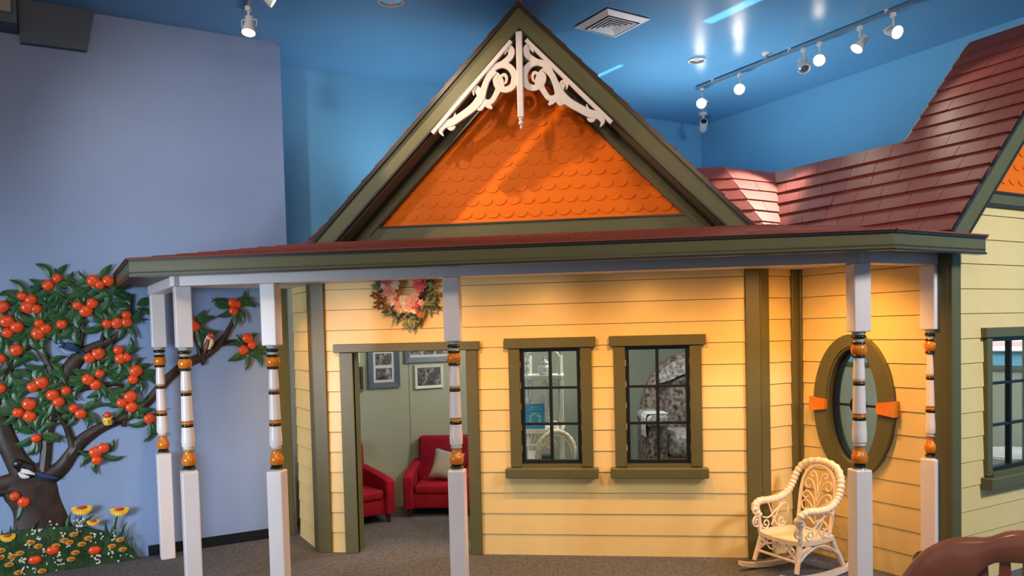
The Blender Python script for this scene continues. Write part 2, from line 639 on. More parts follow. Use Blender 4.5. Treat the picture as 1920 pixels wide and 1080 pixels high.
cboard(F_FRONT, L1[0] - .012, L1[0] + .088, -.034, -.004, 2.22)
cboard(F_BAY, -.088, .01, -.030, -.004, 2.22)
cboard(F_FRONT, R1[0] - .085, R1[0] + .012, -.034, -.004, 2.22)
cboard(F_NARROW, .0, .085, -.030, -.004, 2.22)
cboard(F_NARROW, .315, .40, -.030, -.004, 2.22)
cboard(F_OVAL, .012, .062, -.032, -.004, 2.22)
cboard(F_OVAL, 1.0, 1.115, -.030, -.002, 2.22)
cboard(F_RIGHT, -.028, .062, -.036, -.004, 2.22)
cboard(F_MURAL, .59, .725, -.03, -.002, 2.25)

# ---- door opening
df = empty('door_frame', (-1.515, 5.573, 0), parent=house)
obj('lintel', MB().bbox(-2.066, -.985, -.052, 0, 1.480, 1.542, .004, 1), M['olive'], df, F_FRONT)
obj('casing', MB().bbox(-2.025, -1.925, -.04, 0, 0, 1.48, .004, 1), M['olive'], df, F_FRONT)
obj('casing', MB().bbox(-1.085, -1.0, -.04, 0, 0, 1.48, .004, 1), M['olive'], df, F_FRONT)
obj('jamb', MB().box(-1.945, -1.925, -.03, .1, 0, 1.48), M['olive'], df, F_FRONT)
obj('jamb', MB().box(-1.085, -1.065, -.02, .1, 0, 1.48), M['olive'], df, F_FRONT)
obj('jamb', MB().box(-1.925, -1.085, -.02, .1, 1.478, 1.495), M['olive'], df, F_FRONT)


# ---- sash windows
def sash_window(T, u0, u1, z0, z1, cols=2, rows=3, casing=(.08, .08), lint=(.03, .03), sill=(.035, .035), zt=1.555, name='sash_window'):
    """u0..u1, z0..z1 is the black sash"""
    w = empty(name, T @ Vector(((u0 + u1) / 2, 0, z0)), parent=house)
    ca, cb = casing
    obj('lintel', MB().bbox(u0 - ca - lint[0], u1 + cb + lint[1], -.05, 0, z1, zt, .004, 1), M['olive'], w, T)
    obj('casing', MB().bbox(u0 - ca, u0, -.038, .0, z0 - .02, z1, .004, 1), M['olive'], w, T)
    obj('casing', MB().bbox(u1, u1 + cb, -.038, .0, z0 - .02, z1, .004, 1), M['olive'], w, T)
    obj('sill', MB().bbox(u0 - ca - sill[0], u1 + cb + sill[1], -.085, .06, z0 - .094, z0 - .025, .005, 1), M['olive'], w, T)
    obj('sill_slope', MB().box(u0, u1, -.04, .07, z0 - .025, z0), M['olive'], w, T)
    f = .026
    m = MB()
    m.box(u0, u0 + f, -.012, .03, z0, z1).box(u1 - f, u1, -.012, .03, z0, z1)
    m.box(u0 + f, u1 - f, -.012, .03, z0, z0 + f).box(u0 + f, u1 - f, -.012, .03, z1 - f, z1)
    obj('sash', m, M['black_metal'], w, T)
    g = .011
    for i in range(1, cols):
        u = u0 + (u1 - u0) * i / cols
        obj('muntin', MB().box(u - g, u + g, -.01, .022, z0 + f, z1 - f), M['black_metal'], w, T)
    for j in range(1, rows):
        z = z0 + f + (z1 - z0 - 2 * f) * j / rows
        obj('muntin', MB().box(u0 + f, u1 - f, -.008, .02, z - .009, z + .009), M['black_metal'], w, T)
    for i in range(cols):
        for j in range(rows):
            a, b = u0 + (u1 - u0) * i / cols, u0 + (u1 - u0) * (i + 1) / cols
            c, d = z0 + f + (z1 - z0 - 2 * f) * j / rows, z0 + f + (z1 - z0 - 2 * f) * (j + 1) / rows
            obj('pane', MB().box(a, b, .004, .008, c, d), M['glass'], w, T)
    return w


sash_window(F_FRONT, -.697, -.270, .658, 1.482)
sash_window(F_FRONT, .044, .483, .658, 1.482)
sash_window(F_RIGHT, .392, .90, .662, 1.495, casing=(.055, .055))

# ---- oval window
ow = empty('oval_window', F_OVAL @ Vector((.478, 0, .59)), parent=house)


def ring(mb, cu, cz, a0, b0, a1, b1, y0, y1, n=64):
    vs = []
    for k in range(n):
        t = 2 * PI * k / n
        c, s = math.cos(t), math.sin(t)
        vs += [(cu + a0 * c, y1, cz + b0 * s), (cu + a0 * c, y0, cz + b0 * s), (cu + a1 * c, y0, cz + b1 * s), (cu + a1 * c, y1, cz + b1 * s)]
    fs = []
    for k in range(n):
        j = (k + 1) % n
        for q in range(4):
            r = (q + 1) % 4
            fs.append((k * 4 + q, k * 4 + r, j * 4 + r, j * 4 + q))
    return mb.add(vs, fs)


CU, CZ = .478, 1.058
obj('oval_casing', ring(MB(), CU, CZ, .200, .392, .297, .473, -.055, 0), M['olive'], ow, F_OVAL, smooth=True)
obj('oval_reveal', ring(MB(), CU, CZ, .186, .378, .206, .398, -.045, .08), M['olive'], ow, F_OVAL, smooth=True)
obj('oval_sash', ring(MB(), CU, CZ, .168, .358, .188, .380, .0, .045), M['black_metal'], ow, F_OVAL, smooth=True)
obj('muntin', ring(MB(), CU, CZ, .042, .042, .058, .058, .008, .03, 32), M['black_metal'], ow, F_OVAL, smooth=True)
for a, b, c, d in ((CU - .17, CU - .055, CZ - .008, CZ + .008), (CU + .055, CU + .17, CZ - .008, CZ + .008)):
    obj('muntin', MB().box(a, b, .01, .028, c, d), M['black_metal'], ow, F_OVAL)
for c, d in ((CZ - .36, CZ - .055), (CZ + .055, CZ + .36)):
    obj('muntin', MB().box(CU - .008, CU + .008, .01, .028, c, d), M['black_metal'], ow, F_OVAL)
gp = [(CU + .17 * math.cos(2 * PI * k / 48), CZ + .36 * math.sin(2 * PI * k / 48)) for k in range(48)]
obj('pane', MB().prism(gp, .015, .019), M['glass'], ow, F_OVAL)
for s in (-1, 1):
    k = MB().prism([(CU + s * .195, CZ - .034), (CU + s * .318, CZ - .05), (CU + s * .318, CZ + .05), (CU + s * .195, CZ + .034)][::s], -.075, 0)
    obj('keystone', k, M['post_orange'], ow, F_OVAL, label='orange keystone block')

# ---- porch roof: fascia, drip edges, soffit, header, roof courses
FL, FR = Vector((-2.866, 4.345, 0)), Vector((1.438, 4.37, 0))
FLE, FRE = Vector((-3.60, 5.295, 0)), Vector((2.111, 4.897, 0))
porch = empty('porch_roof', (-.7, 4.4, 1.98), parent=house)


def wallbox(p, q, t, z0, z1):
    """upright board from p to q (plan), thickness t to the left of p->q"""
    d = (q - p).normalized()
    n = Vector((-d.y, d.x, 0)) * t
    m = MB()
    return m.zprism([tuple(p)[:2], tuple(q)[:2], tuple(q + n)[:2], tuple(p + n)[:2]], z0, z1)


def off(p, q, d):
    """shift of a line p->q to its right (outwards) by d"""
    t = (q - p).normalized()
    return Vector((t.y, -t.x, 0)) * d


SEAM = FL.lerp(FR, .626)
for p, q in ((FLE, FL), (FL, SEAM), (SEAM, FR), (FR, FRE)):
    obj('fascia', wallbox(p, q, .03, 1.99, 2.072), M['olive'], porch)
    o_ = off(p, q, .012)
    obj('drip_edge', wallbox(p + o_, q + o_, .05, 2.072, 2.084), M['bronze'], porch)
    obj('drip_edge', wallbox(p + o_ * .7, q + o_ * .7, .05, 1.98, 1.991), M['bronze'], porch)
    o2 = off(p, q, .02)
    obj('roof_edge', wallbox(p + o2, q + o2, .05, 2.084, 2.093), M['roof'], porch)
IN = [(-2.58, 6.04), L1, R1, (R2[0] - .01, R2[1] - .01), (1.91, 4.99)]
OUT = [FLE, FL, FR, FRE]
sf = [tuple(p)[:2] for p in OUT] + [IN[4], IN[3], IN[2], IN[1], IN[0]]
obj('soffit', MB().zprism(sf, 2.0, 2.012), M['olive_dark'], porch)
PP = [(-3.322, 5.353), (-2.703, 4.63), (-2.13, 4.65), (-.985, 4.66), (1.342, 4.665), (1.868, 5.035)]
hp = [Vector((p[0], p[1], 0)) for p in PP]
HEAD0, HEAD1 = 1.937, 2.0
for i, j in ((0, 1), (1, 4), (4, 5)):
    p, q = hp[i], hp[j]
    d = (q - p).normalized() * .05
    s_ = off(p, q, .052)
    obj('header_beam', wallbox(p - d + s_, q + d + s_, .104, HEAD0, HEAD1), M['white'], porch)
# white porch ceiling between header and walls
cp = [PP[0], PP[1], PP[4], PP[5], IN[4], IN[3], IN[2], IN[1], IN[0]]
obj('porch_ceiling', MB().zprism(cp, 1.99, 1.999), M['inner_ceiling'], porch)


def courses(parent, ll, lr, ur, ul, n, th, tile=0, name='shingle', m=None, seed=0, lap=.25, gap=.0015):
    """roof plane from corner points split into n lapped courses, each course into tiles about `tile` wide"""
    rnd = random.Random(seed)
    ll, lr, ur, ul = Vector(ll), Vector(lr), Vector(ur), Vector(ul)
    nor = (lr - ll).cross(ul - ll).normalized()
    for k in range(n):
        t0, t1 = k / n, (k + 1 + lap) / n
        a0, b0, a1, b1 = ll.lerp(ul, t0), lr.lerp(ur, t0), ll.lerp(ul, t1), lr.lerp(ur, t1)
        c = max(1, round((b0 - a0).length / tile)) if tile else 1
        edges = [0] + [(i + (.5 if k % 2 else 0)) / c for i in range(0 if k % 2 else 1, c)] + [1]
        edges = sorted(set(e for e in edges if e == 0 or e == 1 or .02 < e < .98))
        for e0, e1 in zip(edges, edges[1:]):
            g = gap / max((b0 - a0).length, .01)
            f0, f1 = e0 + (g if e0 > 0 else 0), e1 - (g if e1 < 1 else 0)
            h = th * (1 + rnd.uniform(-.12, .12))
            top = [a0.lerp(b0, f0) + nor * h, a0.lerp(b0, f1) + nor * h, a1.lerp(b1, f1) + nor * .002, a1.lerp(b1, f0) + nor * .002]
            bot = [p - nor * (h + .004) for p in top[:2]] + [p - nor * .006 for p in top[2:]]
            mb = MB().add(top + bot, [(0, 1, 2, 3), (7, 6, 5, 4), (0, 4, 5, 1), (1, 5, 6, 2), (2, 6, 7, 3), (3, 7, 4, 0)])
            obj(name, mb, m or M['roof'], parent)


ZW = 2.287
def z_(p, z):
    return (p[0], p[1], z)


courses(porch, z_(FL, 2.088), z_(FR, 2.088), z_(R1, ZW), z_(L1, ZW), 9, .008, .36)
courses(porch, z_(FLE, 2.088), z_(FL, 2.088), z_(L1, ZW), z_((-2.60, 6.03), ZW), 9, .008, .5, seed=2)
courses(porch, z_(FR, 2.088), z_(FRE, 2.088), z_((1.42, 5.63), 2.25), z_(R1, ZW), 9, .008, .3, seed=3)

# recessed downlights in the porch ceiling (they make the warm light on the siding)
DL = [(-2.06, 4.86), (-1.33, 4.86), (-.56, 4.86), (.21, 4.86), (.98, 4.86), (1.32, 4.95)]
for x, y in DL:
    m = MB().lathe([(.045, 1.984), (.045, 1.992)], 20, 0, Matrix.Translation((x, y, 0)))
    d = obj('downlight', m, M['bulb_soft'], porch)
    obj('downlight_trim', MB().lathe([(.058, 1.982), (.058, 1.99), (.046, 1.99), (.046, 1.982)], 20, 0, Matrix.Translation((x, y, 0)), caps=False), M['white'], porch)
    lamp('downlight_glow', 'SPOT', (x, y, 1.975), 40 if x < -2 else 52, AMBER, (x, y + .55, .4), .03, angle=150, blend=1)

obj('downlight', MB().lathe([(.045, 1.984), (.045, 1.992)], 20, 0, Matrix.Translation((-2.66, 5.12, 0))), M['bulb_soft'], porch)
lamp('downlight_glow', 'SPOT', (-2.66, 5.12, 1.975), 34, AMBER, (-2.36, 5.82, 1.0), .03, angle=78, blend=.8)

# ---- turned porch posts
RINGS = [  # (z0, z1, profile radii, material)
    (.775, .783, (.040, .036), 'post_grey'), (.783, .797, (.036, .041, .041, .036), 'post_black'), (.797, .812, (.034, .036), 'post_black'),
    (.812, .905, (.037, .043, .043, .036, .029, .029), 'post_orange'), (.905, .918, (.032, .036, .034), 'post_grey'), (.918, .930, (.030, .034), 'post_white'),
    (.930, 1.052, (.038, .040, .039, .037, .036), 'post_white'), (1.052, 1.070, (.035, .037, .037, .035), 'post_black'),
    (1.070, 1.082, (.033, .036, .034), 'post_orange'), (1.082, 1.094, (.032, .035, .033), 'post_tan'),
    (1.094, 1.250, (.036, .034, .032), 'post_white'), (1.250, 1.268, (.031, .034, .034, .031), 'post_black'),
    (1.268, 1.282, (.030, .033, .031), 'post_tan'), (1.282, 1.292, (.029, .032, .030), 'post_white'),
    (1.292, 1.406, (.032, .030, .027), 'post_white'), (1.406, 1.424, (.030, .038, .038, .033), 'post_black'),
    (1.424, 1.482, (.034, .041, .043, .041, .034), 'post_orange'), (1.482, 1.498, (.034, .040, .036), 'post_black'),
    (1.498, 1.514, (.032, .028, .033), 'post_grey'), (1.514, 1.536, (.033, .041, .041, .033), 'post_black'), (1.536, 1.556, (.034, .040), 'post_grey')]
POSTLAB = 'white square end'
for i, ((x, y), a) in enumerate(zip(PP, (A, A, 0, 0, R(14), A))):
    T = frame(x, y, a)
    p = empty('porch_post', (x, y, 0), a, parent=house)
    hw = .049
    lo = MB().bbox(-hw, hw, -hw, hw, 0, .775, .007, 2)
    obj('lower_block', lo, M['post_white'], p, T)
    obj('upper_block', MB().bbox(-hw, hw, -hw, hw, 1.553, HEAD0, .007, 2), M['post_white'], p, T)
    for z0, z1, rs, mt in RINGS:
        n = len(rs)
        prof = [(r, z0 + (z1 - z0) * k / (n - 1)) for k, r in enumerate(rs)]
        if n > 2:
            prof = smooth_curve(prof, 3)
        obj('turned_ring', MB().lathe(prof, 20), M[mt], p, T, smooth=True)

# ---- main gable
GX = -.640
gable = empty('front_gable', (GX, 5.5, 2.27), parent=house)
SL = 1.025
YR = 5.50
AP, API, ZB = 3.847, 3.691, 2.24


def rake_board(parent, apex_o, apex_i, zb, y0, y1, cx, side, m, name='rake_board', sl=SL, T=None):
    xo, xi = (apex_o - zb) / sl, (apex_i - zb) / sl
    poly = [(cx, apex_i), (cx + side * xi, zb), (cx + side * xo, zb), (cx, apex_o)]
    if side < 0:
        poly = poly[::-1]
    return obj(name, MB().prism(poly, y0, y1), m, parent, T)


for s in (-1, 1):
    rake_board(gable, AP, API, ZB, YR, YR + .03, GX, s, M['olive'])
    rake_board(gable, API + .012, API - .006, ZB, YR - .006, YR + .03, GX, s, M['bronze'], 'rake_moulding')
    rake_board(gable, AP + .034, AP - .004, ZB, YR - .018, YR + .03, GX, s, M['bronze'], 'rake_moulding')  # raised dark moulding, its colour also stands in for unlit shingle ends
    # soffit board behind the rake, and the frieze on the gable wall
    rake_board(gable, API + .04, API - .02, ZB, YR + .03, 5.775, GX, s, M['olive_dark'], 'gable_soffit')
    rake_board(gable, 3.668, 3.648, ZB, 5.69, 5.78, GX, s, M['bronze'], 'rake_moulding')
    rake_board(gable, 3.655, 3.555, ZB, 5.735, 5.785, GX, s, M['olive'], 'frieze_board')
    rake_board(gable, 3.562, 3.548, ZB + .1, 5.725, 5.79, GX, s, M['bronze'], 'rake_moulding')
obj('frieze_board', MB().box(GX - 1.33, GX + 1.31, 5.73, 5.785, 2.25, 2.398), M['olive'], gable)
obj('frieze_moulding', MB().box(GX - 1.13, GX + 1.13, 5.722, 5.785, 2.395, 2.408), M['bronze'], gable)
gw = MB().prism([(GX - 1.3, 2.25), (GX + 1.3, 2.25), (GX, 3.64)], 5.79, 5.82)
obj('gable_backing', gw, M['scallop'], gable)
# fish-scale shingles
TW, TH, ROW = .104, .15, .0925
sc = [(-TW / 2, TH), (-TW / 2, TW * .42)] + [((TW / 2) * math.cos(PI + PI * k / 10), TW * .42 + TW * .42 * math.sin(PI + PI * k / 10)) for k in range(1, 10)] + [(TW / 2, TW * .42), (TW / 2, TH)]
vs = [(p[0], -.011 + .010 * p[1] / TH, p[1]) for p in sc] + [(p[0], .0 + .004 * p[1] / TH, p[1]) for p in sc]
n = len(sc)
scallop = mesh_of('scallop_shingle', MB().add(vs, [tuple(range(n)), tuple(range(2 * n - 1, n - 1, -1))] + [(i, i + n, (i + 1) % n + n, (i + 1) % n) for i in range(n)]), M['scallop'])
for r in range(13):
    z = 2.352 + r * ROW
    half = (3.60 - z - .05) / SL
    for c in range(-13, 14):
        x = (c + (.5 if r % 2 else 0)) * TW
        if abs(x) < half + .01:
            place('scallop_shingle', scallop, Matrix.Translation((GX + x, 5.786, z)), gable)
# roof of the main gable: two slopes with lapped courses showing past the rake
for s in (-1, 1):
    zt, zb2 = AP + .02, 2.26
    xo = (zt - zb2) / SL
    a, b = (GX + s * xo, YR - .016, zb2), (GX + s * xo, 6.35, zb2)
    c, d = (GX, 6.35, zt), (GX, YR - .016, zt)
    if s > 0:
        courses(gable, a, b, c, d, 15, .018, seed=5)
    else:
        courses(gable, b, a, d, c, 15, .018, seed=6)
    m = MB()
    m.prism([(GX, zt - .02), (GX, zt - .1), (GX + s * (xo - .1), zb2 + .0), (GX + s * (xo - .02), zb2)][::s], YR + .03, 6.33)
    obj('roof_deck', m, M['olive_dark'], gable)
obj('gable_back', MB().prism([(GX - 1.5, 2.25), (GX + 1.5, 2.25), (GX, 3.80)], 6.30, 6.33), M['siding'], gable)
# small hip slope over the bay wall at the left of the gable
e0 = Vector((-2.22, 5.59, 2.265))
D2 = Vector((-SA, CA, 0))
D3 = Vector((CA, SA, 0))
up = (D3 + Vector((0, 0, 1)))
s0, s1 = e0 - D3 * .02 + D2 * .30, e0 - D3 * .02
bayroof = empty('bay_roof', tuple(e0), parent=house)
courses(bayroof, s0, s1, s1 + up * .5 + D2 * .0, s0 + up * .5, 6, .014, seed=7)

# pierced white brackets and the pendant in the gable peak
def half_bracket(sx):
    def P(pts):
        return [(GX + sx * (p[0] - GX), p[1]) for p in pts]
    m = MB()
    y0, y1 = 5.452, 5.474
    def S_(pts, w, dy=0.0):
        q = smooth_curve(P(pts), 6)
        if isinstance(w, (list, tuple)):
            w = [x[0] for x in smooth_curve([(x,) for x in w], 6)]
        m.strip(q, w, y0 + dy, y1)
    # leafy S-stem from the tail up to the ring
    S_([(-1.1839, 2.9811), (-1.2027, 3.0157), (-1.1768, 3.0572), (-1.1221, 3.0731), (-1.0522, 3.1118), (-0.9725, 3.164), (-0.9173, 3.2222), (-0.8892, 3.2915), (-0.8603, 3.3558), (-0.8104, 3.409)], [.006, .03, .05, .055, .052, .056, .06, .045, .042, .05])
    # ring and its inner curl
    S_([(-0.86, 3.3652), (-0.8247, 3.4195), (-0.7612, 3.4434), (-0.704, 3.4206), (-0.6747, 3.3622), (-0.6878, 3.2972), (-0.7367, 3.2721), (-0.7892, 3.2944), (-0.8093, 3.3429), (-0.7917, 3.3842)], [.036, .042, .044, .045, .045, .044, .042, .04, .032, .010], .001)
    S_([(-0.7702, 3.2837), (-0.7718, 3.331), (-0.7826, 3.3647), (-0.7915, 3.3936)], [.05, .045, .03, .006], .002)
    S_([(-0.7779, 3.3597), (-0.7437, 3.3762), (-0.729, 3.347), (-0.7403, 3.3195), (-0.7596, 3.3207)], [.022, .022, .02, .015, .006], .003)
    # leaf at the top
    S_([(-0.7952, 3.4363), (-0.7415, 3.4608), (-0.7002, 3.4955), (-0.6915, 3.5372), (-0.7121, 3.5574), (-0.7402, 3.5124)], [.03, .04, .042, .045, .03, .006], .0015)
    # lower stem from the ring to the leafy knot
    S_([(-0.7846, 3.2846), (-0.81, 3.239), (-0.8401, 3.1984), (-0.884, 3.1917), (-0.9192, 3.1512), (-0.943, 3.1717)], [.045, .036, .036, .034, .026, .03], .0025)
    S_([(-0.8931, 3.216), (-0.865, 3.1763), (-0.8365, 3.1508)], [.03, .04, .014], .0035)
    # upper leaf of the stem and the tail leaves
    S_([(-0.9124, 3.2219), (-0.9259, 3.2654), (-0.9397, 3.2948), (-0.9643, 3.2869), (-0.9624, 3.2488)], [.03, .045, .04, .026, .006], .0032)
    S_([(-1.1569, 3.0608), (-1.1282, 3.0304), (-1.0983, 3.043)], [.035, .032, .01], .0028)
    S_([(-1.1124, 3.0677), (-1.1035, 3.1054), (-1.0957, 3.1383)], [.04, .022, .006], .0038)
    return m


for s in (1, -1):
    obj('gable_bracket', half_bracket(s), M['white'], gable, label='pierced white scroll bracket')
    q = [(-1.2624, 3.0048), (-0.6919, 3.5982)]
    q = [(GX + s * (p[0] - GX), p[1]) for p in q]
    obj('bracket_rail', MB().strip(q, .028, 5.445, 5.478), M['white'], gable)
pen = empty('gable_pendant', (GX, 5.46, 3.1), parent=gable)
q = [(-0.6358, 3.6549), (-0.6338, 3.0722), (-0.6299, 2.9965)]
px_ = (q[0][0] + q[1][0]) / 2
zt_, zm_, zb_ = q[0][1], q[1][1], q[2][1]
obj('pendant_post', MB().bbox(px_ - .022, px_ + .022, 5.43, 5.474, zm_, zt_, .006, 2), M['white'], gable)
obj('pendant_tip', MB().lathe(smooth_curve([(.004, zb_), (.010, zb_ + .012), (.006, zb_ + .022), (.017, zb_ + .034), (.017, zb_ + .05), (.010, zb_ + .056), (.016, zb_ + .064), (.018, zm_ + .002)], 3), 14, 0, Matrix.Translation((px_, 5.452, 0))), M['white'], gable, smooth=True)
bpy.data.objects.remove(pen)

# ---- right wing: roof slopes and gable
wing = empty('right_wing_roof', (1.9, 4.9, 2.1), parent=house)
RA = Vector((1.872, 4.767, 2.109))                       # foot of the wing's rake
def rk(z):                                              # point of the rake at height z
    return RA + D3 * (z - 2.109) + Vector((0, 0, z - 2.109))
C_ll, C_ul = Vector((1.145, 5.706, 2.109)), Vector((1.29, 6.686, 2.825))
courses(wing, C_ll, rk(2.109), rk(2.825), C_ul, 7, .016, .19, seed=8)
ridge_f, ridge_b = rk(3.645), Vector((2.616, 6.348, 3.645))
courses(wing, (1.979, 5.807, 2.825), rk(2.825), ridge_f, ridge_b, 8, .016, .19, seed=9)
B0, B1 = Vector((.843, 6.332, 2.82)), Vector((1.0, 5.99, 2.18))
B1 = Vector((.843, 6.332, 2.82)) + (Vector((1.044, 5.896, 2.329)) - Vector((.843, 6.332, 2.816))) * 1.35
Bv = Vector((1.29, 6.686, 2.822)) + (Vector((1.193, 6.029, 2.344)) - Vector((1.29, 6.686, 2.822))) * 1.4
courses(wing, B1, Bv, (1.29, 6.686, 2.822), B0, 7, .014, .3, seed=10)
Al = Vector((-.1, 6.332, 2.82))
courses(wing, (-.1, B1.y, B1.z), B1, B0, Al, 7, .014, .3, seed=11)
# dark underside and back of the wing roof so no light leaks through
def slab(name, pts, n_off, m, parent):
    pts = [Vector(p) for p in pts]
    nn = (pts[1] - pts[0]).cross(pts[-1] - pts[0]).normalized() * n_off
    k = len(pts)
    mb = MB().add(pts + [p + nn for p in pts], [tuple(range(k)), tuple(range(2 * k - 1, k - 1, -1))] + [(i, i + k, (i + 1) % k + k, (i + 1) % k) for i in range(k)])
    return obj(name, mb, m, parent)


slab('roof_deck', [C_ll, rk(2.109), rk(2.825), C_ul], -.03, M['olive_dark'], wing)
slab('roof_deck', [Vector((1.979, 5.807, 2.825)), rk(2.825), ridge_f, ridge_b], -.03, M['olive_dark'], wing)
slab('roof_deck', [B1, Bv, Vector((1.29, 6.686, 2.822)), B0], -.03, M['olive_dark'], wing)
slab('roof_deck', [Vector((-.1, B1.y, B1.z)), B1, B0, Al], -.03, M['olive_dark'], wing)
# far slope of the wing
far_f, far_b = rk(3.645) + D3 * 1.536 - Vector((0, 0, 1.536)), ridge_b + D3 * 1.536 - Vector((0, 0, 1.536))
slab('far_roof_slope', [ridge_f, far_f, far_b, ridge_b], .03, M['roof'], wing)
slab('wing_roof_back', [Vector((1.979, 5.807, 2.825)), ridge_b, far_b], .02, M['siding'], wing)
# rake of the wing (olive), moulding and gable wall
T = frame(2.006 + .0, 4.871 + .0, A)
xa = 1.366
def rpoly(off_o, off_i, zb=2.10):
    return [(xa - (3.645 - off_o - zb), zb), (xa - (3.645 - off_i - zb), zb), (xa, 3.645 - off_i), (xa, 3.645 - off_o)]
obj('rake_board', MB().prism(rpoly(.004, .166), -.01, .025), M['olive'], wing, T)
obj('rake_board', MB().prism([(2 * xa - p[0], p[1]) for p in rpoly(.004, .166)][::-1], -.01, .025), M['olive'], wing, T)
obj('rake_moulding', MB().prism(rpoly(-.008, .012), -.02, .025), M['bronze'], wing, T)
obj('rake_moulding', MB().prism(rpoly(.160, .178), -.016, .025), M['bronze'], wing, T)
obj('gable_soffit', MB().prism(rpoly(.11, .15), .025, .125), M['olive_dark'], wing, T)
obj('frieze_board', MB().prism([(.2, 2.312), (2.45, 2.312), (2.40, 2.376), (.264, 2.376)], -.03, .0), M['olive'], wing, F_RIGHT)
obj('frieze_moulding', MB().box(.28, 2.4, -.04, .0, 2.374, 2.388), M['bronze'], wing, F_RIGHT)
obj('frieze_moulding', MB().box(.19, 2.4, -.036, .0, 2.296, 2.312), M['bronze'], wing, F_RIGHT)
gxr = xa - .03
obj('gable_backing', MB().prism([(.02, 2.29), (2.64, 2.29), (gxr, 3.56)], .0, .03), M['scallop'], wing, F_RIGHT)
for r in range(12):
    z = 2.352 + r * ROW
    for c in range(3, 22):
        x = (c + (.5 if r % 2 else 0)) * TW
        if z < x + 2.05 and x < gxr:
            place('scallop_shingle', scallop, F_RIGHT @ Matrix.Translation((x, -.003, z)), wing)

# ---- inside of the playhouse
inside = empty('interior', (-.6, 6.6, 0), parent=house)
ic = [(-2.58, 6.04), L1, R1, R2, HC, (HC[0] + CA * 1.36, HC[1] + SA * 1.36), (3.2, 6.7), (1.05, 9.35), (-2.5, 6.6)]
obj('inner_ceiling', MB().zprism(ic, 2.2, 2.23), M['inner_ceiling'], inside)
seams = [-.46 - .61 * 2, -.46 - .61, -.46, -.46 + .85, -.46 + 1.7, -.46 + 2.55, 3.25]
for a, b in zip(seams, seams[1:]):
    obj('wall_panel', MB().bbox(a + .0015, b - .0015, -.06, -.003, 0, 2.19, .003, 1), M['inner'], inside, F_BACK)
for a, b in ((.1, 1.3), (1.3, 2.5), (2.5, 3.6)):
    obj('wall_panel', MB().bbox(a + .0015, b - .0015, -.09, -.003, 0, 1.2, .003, 1), M['inner'], inside, F_RWALL)
obj('panel_cap', MB().box(.1, 3.6, -.11, -.003, 1.2, 1.235), M['olive'], inside, F_RWALL)
for x, y, e in ((-1.5, 6.2, 11), (-.1, 6.5, 62), (2.0, 6.3, 34)):  # added lamps, hidden from view, to brighten the closed interior
    obj('fill_lamp', MB().lathe([(.10, 2.165), (.11, 2.185), (.11, 2.2)], 20, 0, Matrix.Translation((x, y, 0))), M['bulb_soft'], inside)
    lamp('interior_fill', 'POINT', (x, y, 2.1), e, (1, .93, .84), size=.1)

# ------------------------------------------------------------------ the fruit tree cut out in relief on the left wall
tree = empty('mural_tree', F_MURAL @ Vector((-.85, -.01, .0)), A, label='painted relief peach tree with spreading dark branches mounted on left wall', cat='mural')


def br(pts, wid, name='branch', y=-.001, h=.03):
    k = 5
    q = smooth_curve(pts, k)
    w_ = [x[0] * .0040 for x in smooth_curve([(x,) for x in wid], k)]
    return obj(name, MB().relief(q, w_, y, h), M['bark'], tree, F_MURAL, smooth=True)


br([(-1.0288, 0.254), (-1.0369, 0.3683), (-1.0577, 0.4839), (-1.0942, 0.6008), (-1.153, 0.7007)], [100, 82, 74, 82, 70], 'trunk', -.001, .04)
br([(-1.3253, 0.6288), (-1.1708, 0.6471), (-1.0121, 0.6585), (-0.9063, 0.7108), (-0.8263, 0.8166), (-0.7665, 0.895), (-0.6344, 0.9835), (-0.4578, 1.0554), (-0.3108, 1.1635), (-0.1963, 1.2962), (-0.0618, 1.4104), (0.0933, 1.4856), (0.2137, 1.5845), (0.2851, 1.6986), (0.3326, 1.7974)],
   [26, 36, 34, 28, 22, 24, 19, 17, 17, 17, 17, 17, 13, 9, 7], y=-.003)
br([(-1.1064, 0.688), (-1.1585, 0.7939), (-1.2087, 0.928), (-1.2402, 1.0591), (-1.2759, 1.2259), (-1.3106, 1.3369)], [46, 36, 32, 28, 26, 24], y=-.004)
br([(-1.0039, 0.7027), (-0.9857, 0.8323), (-0.9747, 0.944), (-0.9428, 1.0917), (-0.8986, 1.2204), (-0.8402, 1.368), (-0.7486, 1.5043), (-0.6277, 1.5767), (-0.5228, 1.6239), (-0.4384, 1.727), (-0.4123, 1.8553), (-0.4017, 1.945)], [18, 18, 18, 20, 24, 28, 24, 18, 15, 12, 9, 8], y=-.002)
br([(-1.2653, 1.1888), (-1.218, 1.3684), (-1.1604, 1.4938), (-1.0853, 1.5757), (-1.0185, 1.5884), (-0.9642, 1.5123), (-0.9176, 1.3906), (-0.8955, 1.2955)], [22, 22, 20, 16, 15, 15, 16, 18])
br([(-0.8149, 0.8536), (-0.8374, 0.9509), (-0.8606, 1.0287), (-0.9032, 1.1076)], [15, 12, 11, 9])
br([(-0.7553, 1.5046), (-0.7343, 1.6103), (-0.7197, 1.7241), (-0.7359, 1.8192), (-0.766, 1.895)], [9, 8, 9, 8, 6])
br([(-0.6042, 1.5683), (-0.5943, 1.645), (-0.5714, 1.7023)], [10, 9, 8])
br([(-0.7913, 1.2706), (-0.6221, 1.2917), (-0.5014, 1.2851), (-0.445, 1.2036)], [16, 10, 8, 9])
br([(-0.489, 0.9794), (-0.4711, 1.076), (-0.4618, 1.1341)], [9, 8, 7])
br([(-0.7832, 0.8123), (-0.7362, 0.8154), (-0.6755, 0.8094)], [8, 6, 5])
br([(0.0545, 1.4748), (0.0458, 1.5484), (0.0257, 1.6221), (-0.0016, 1.7037)], [9, 8, 7, 5])
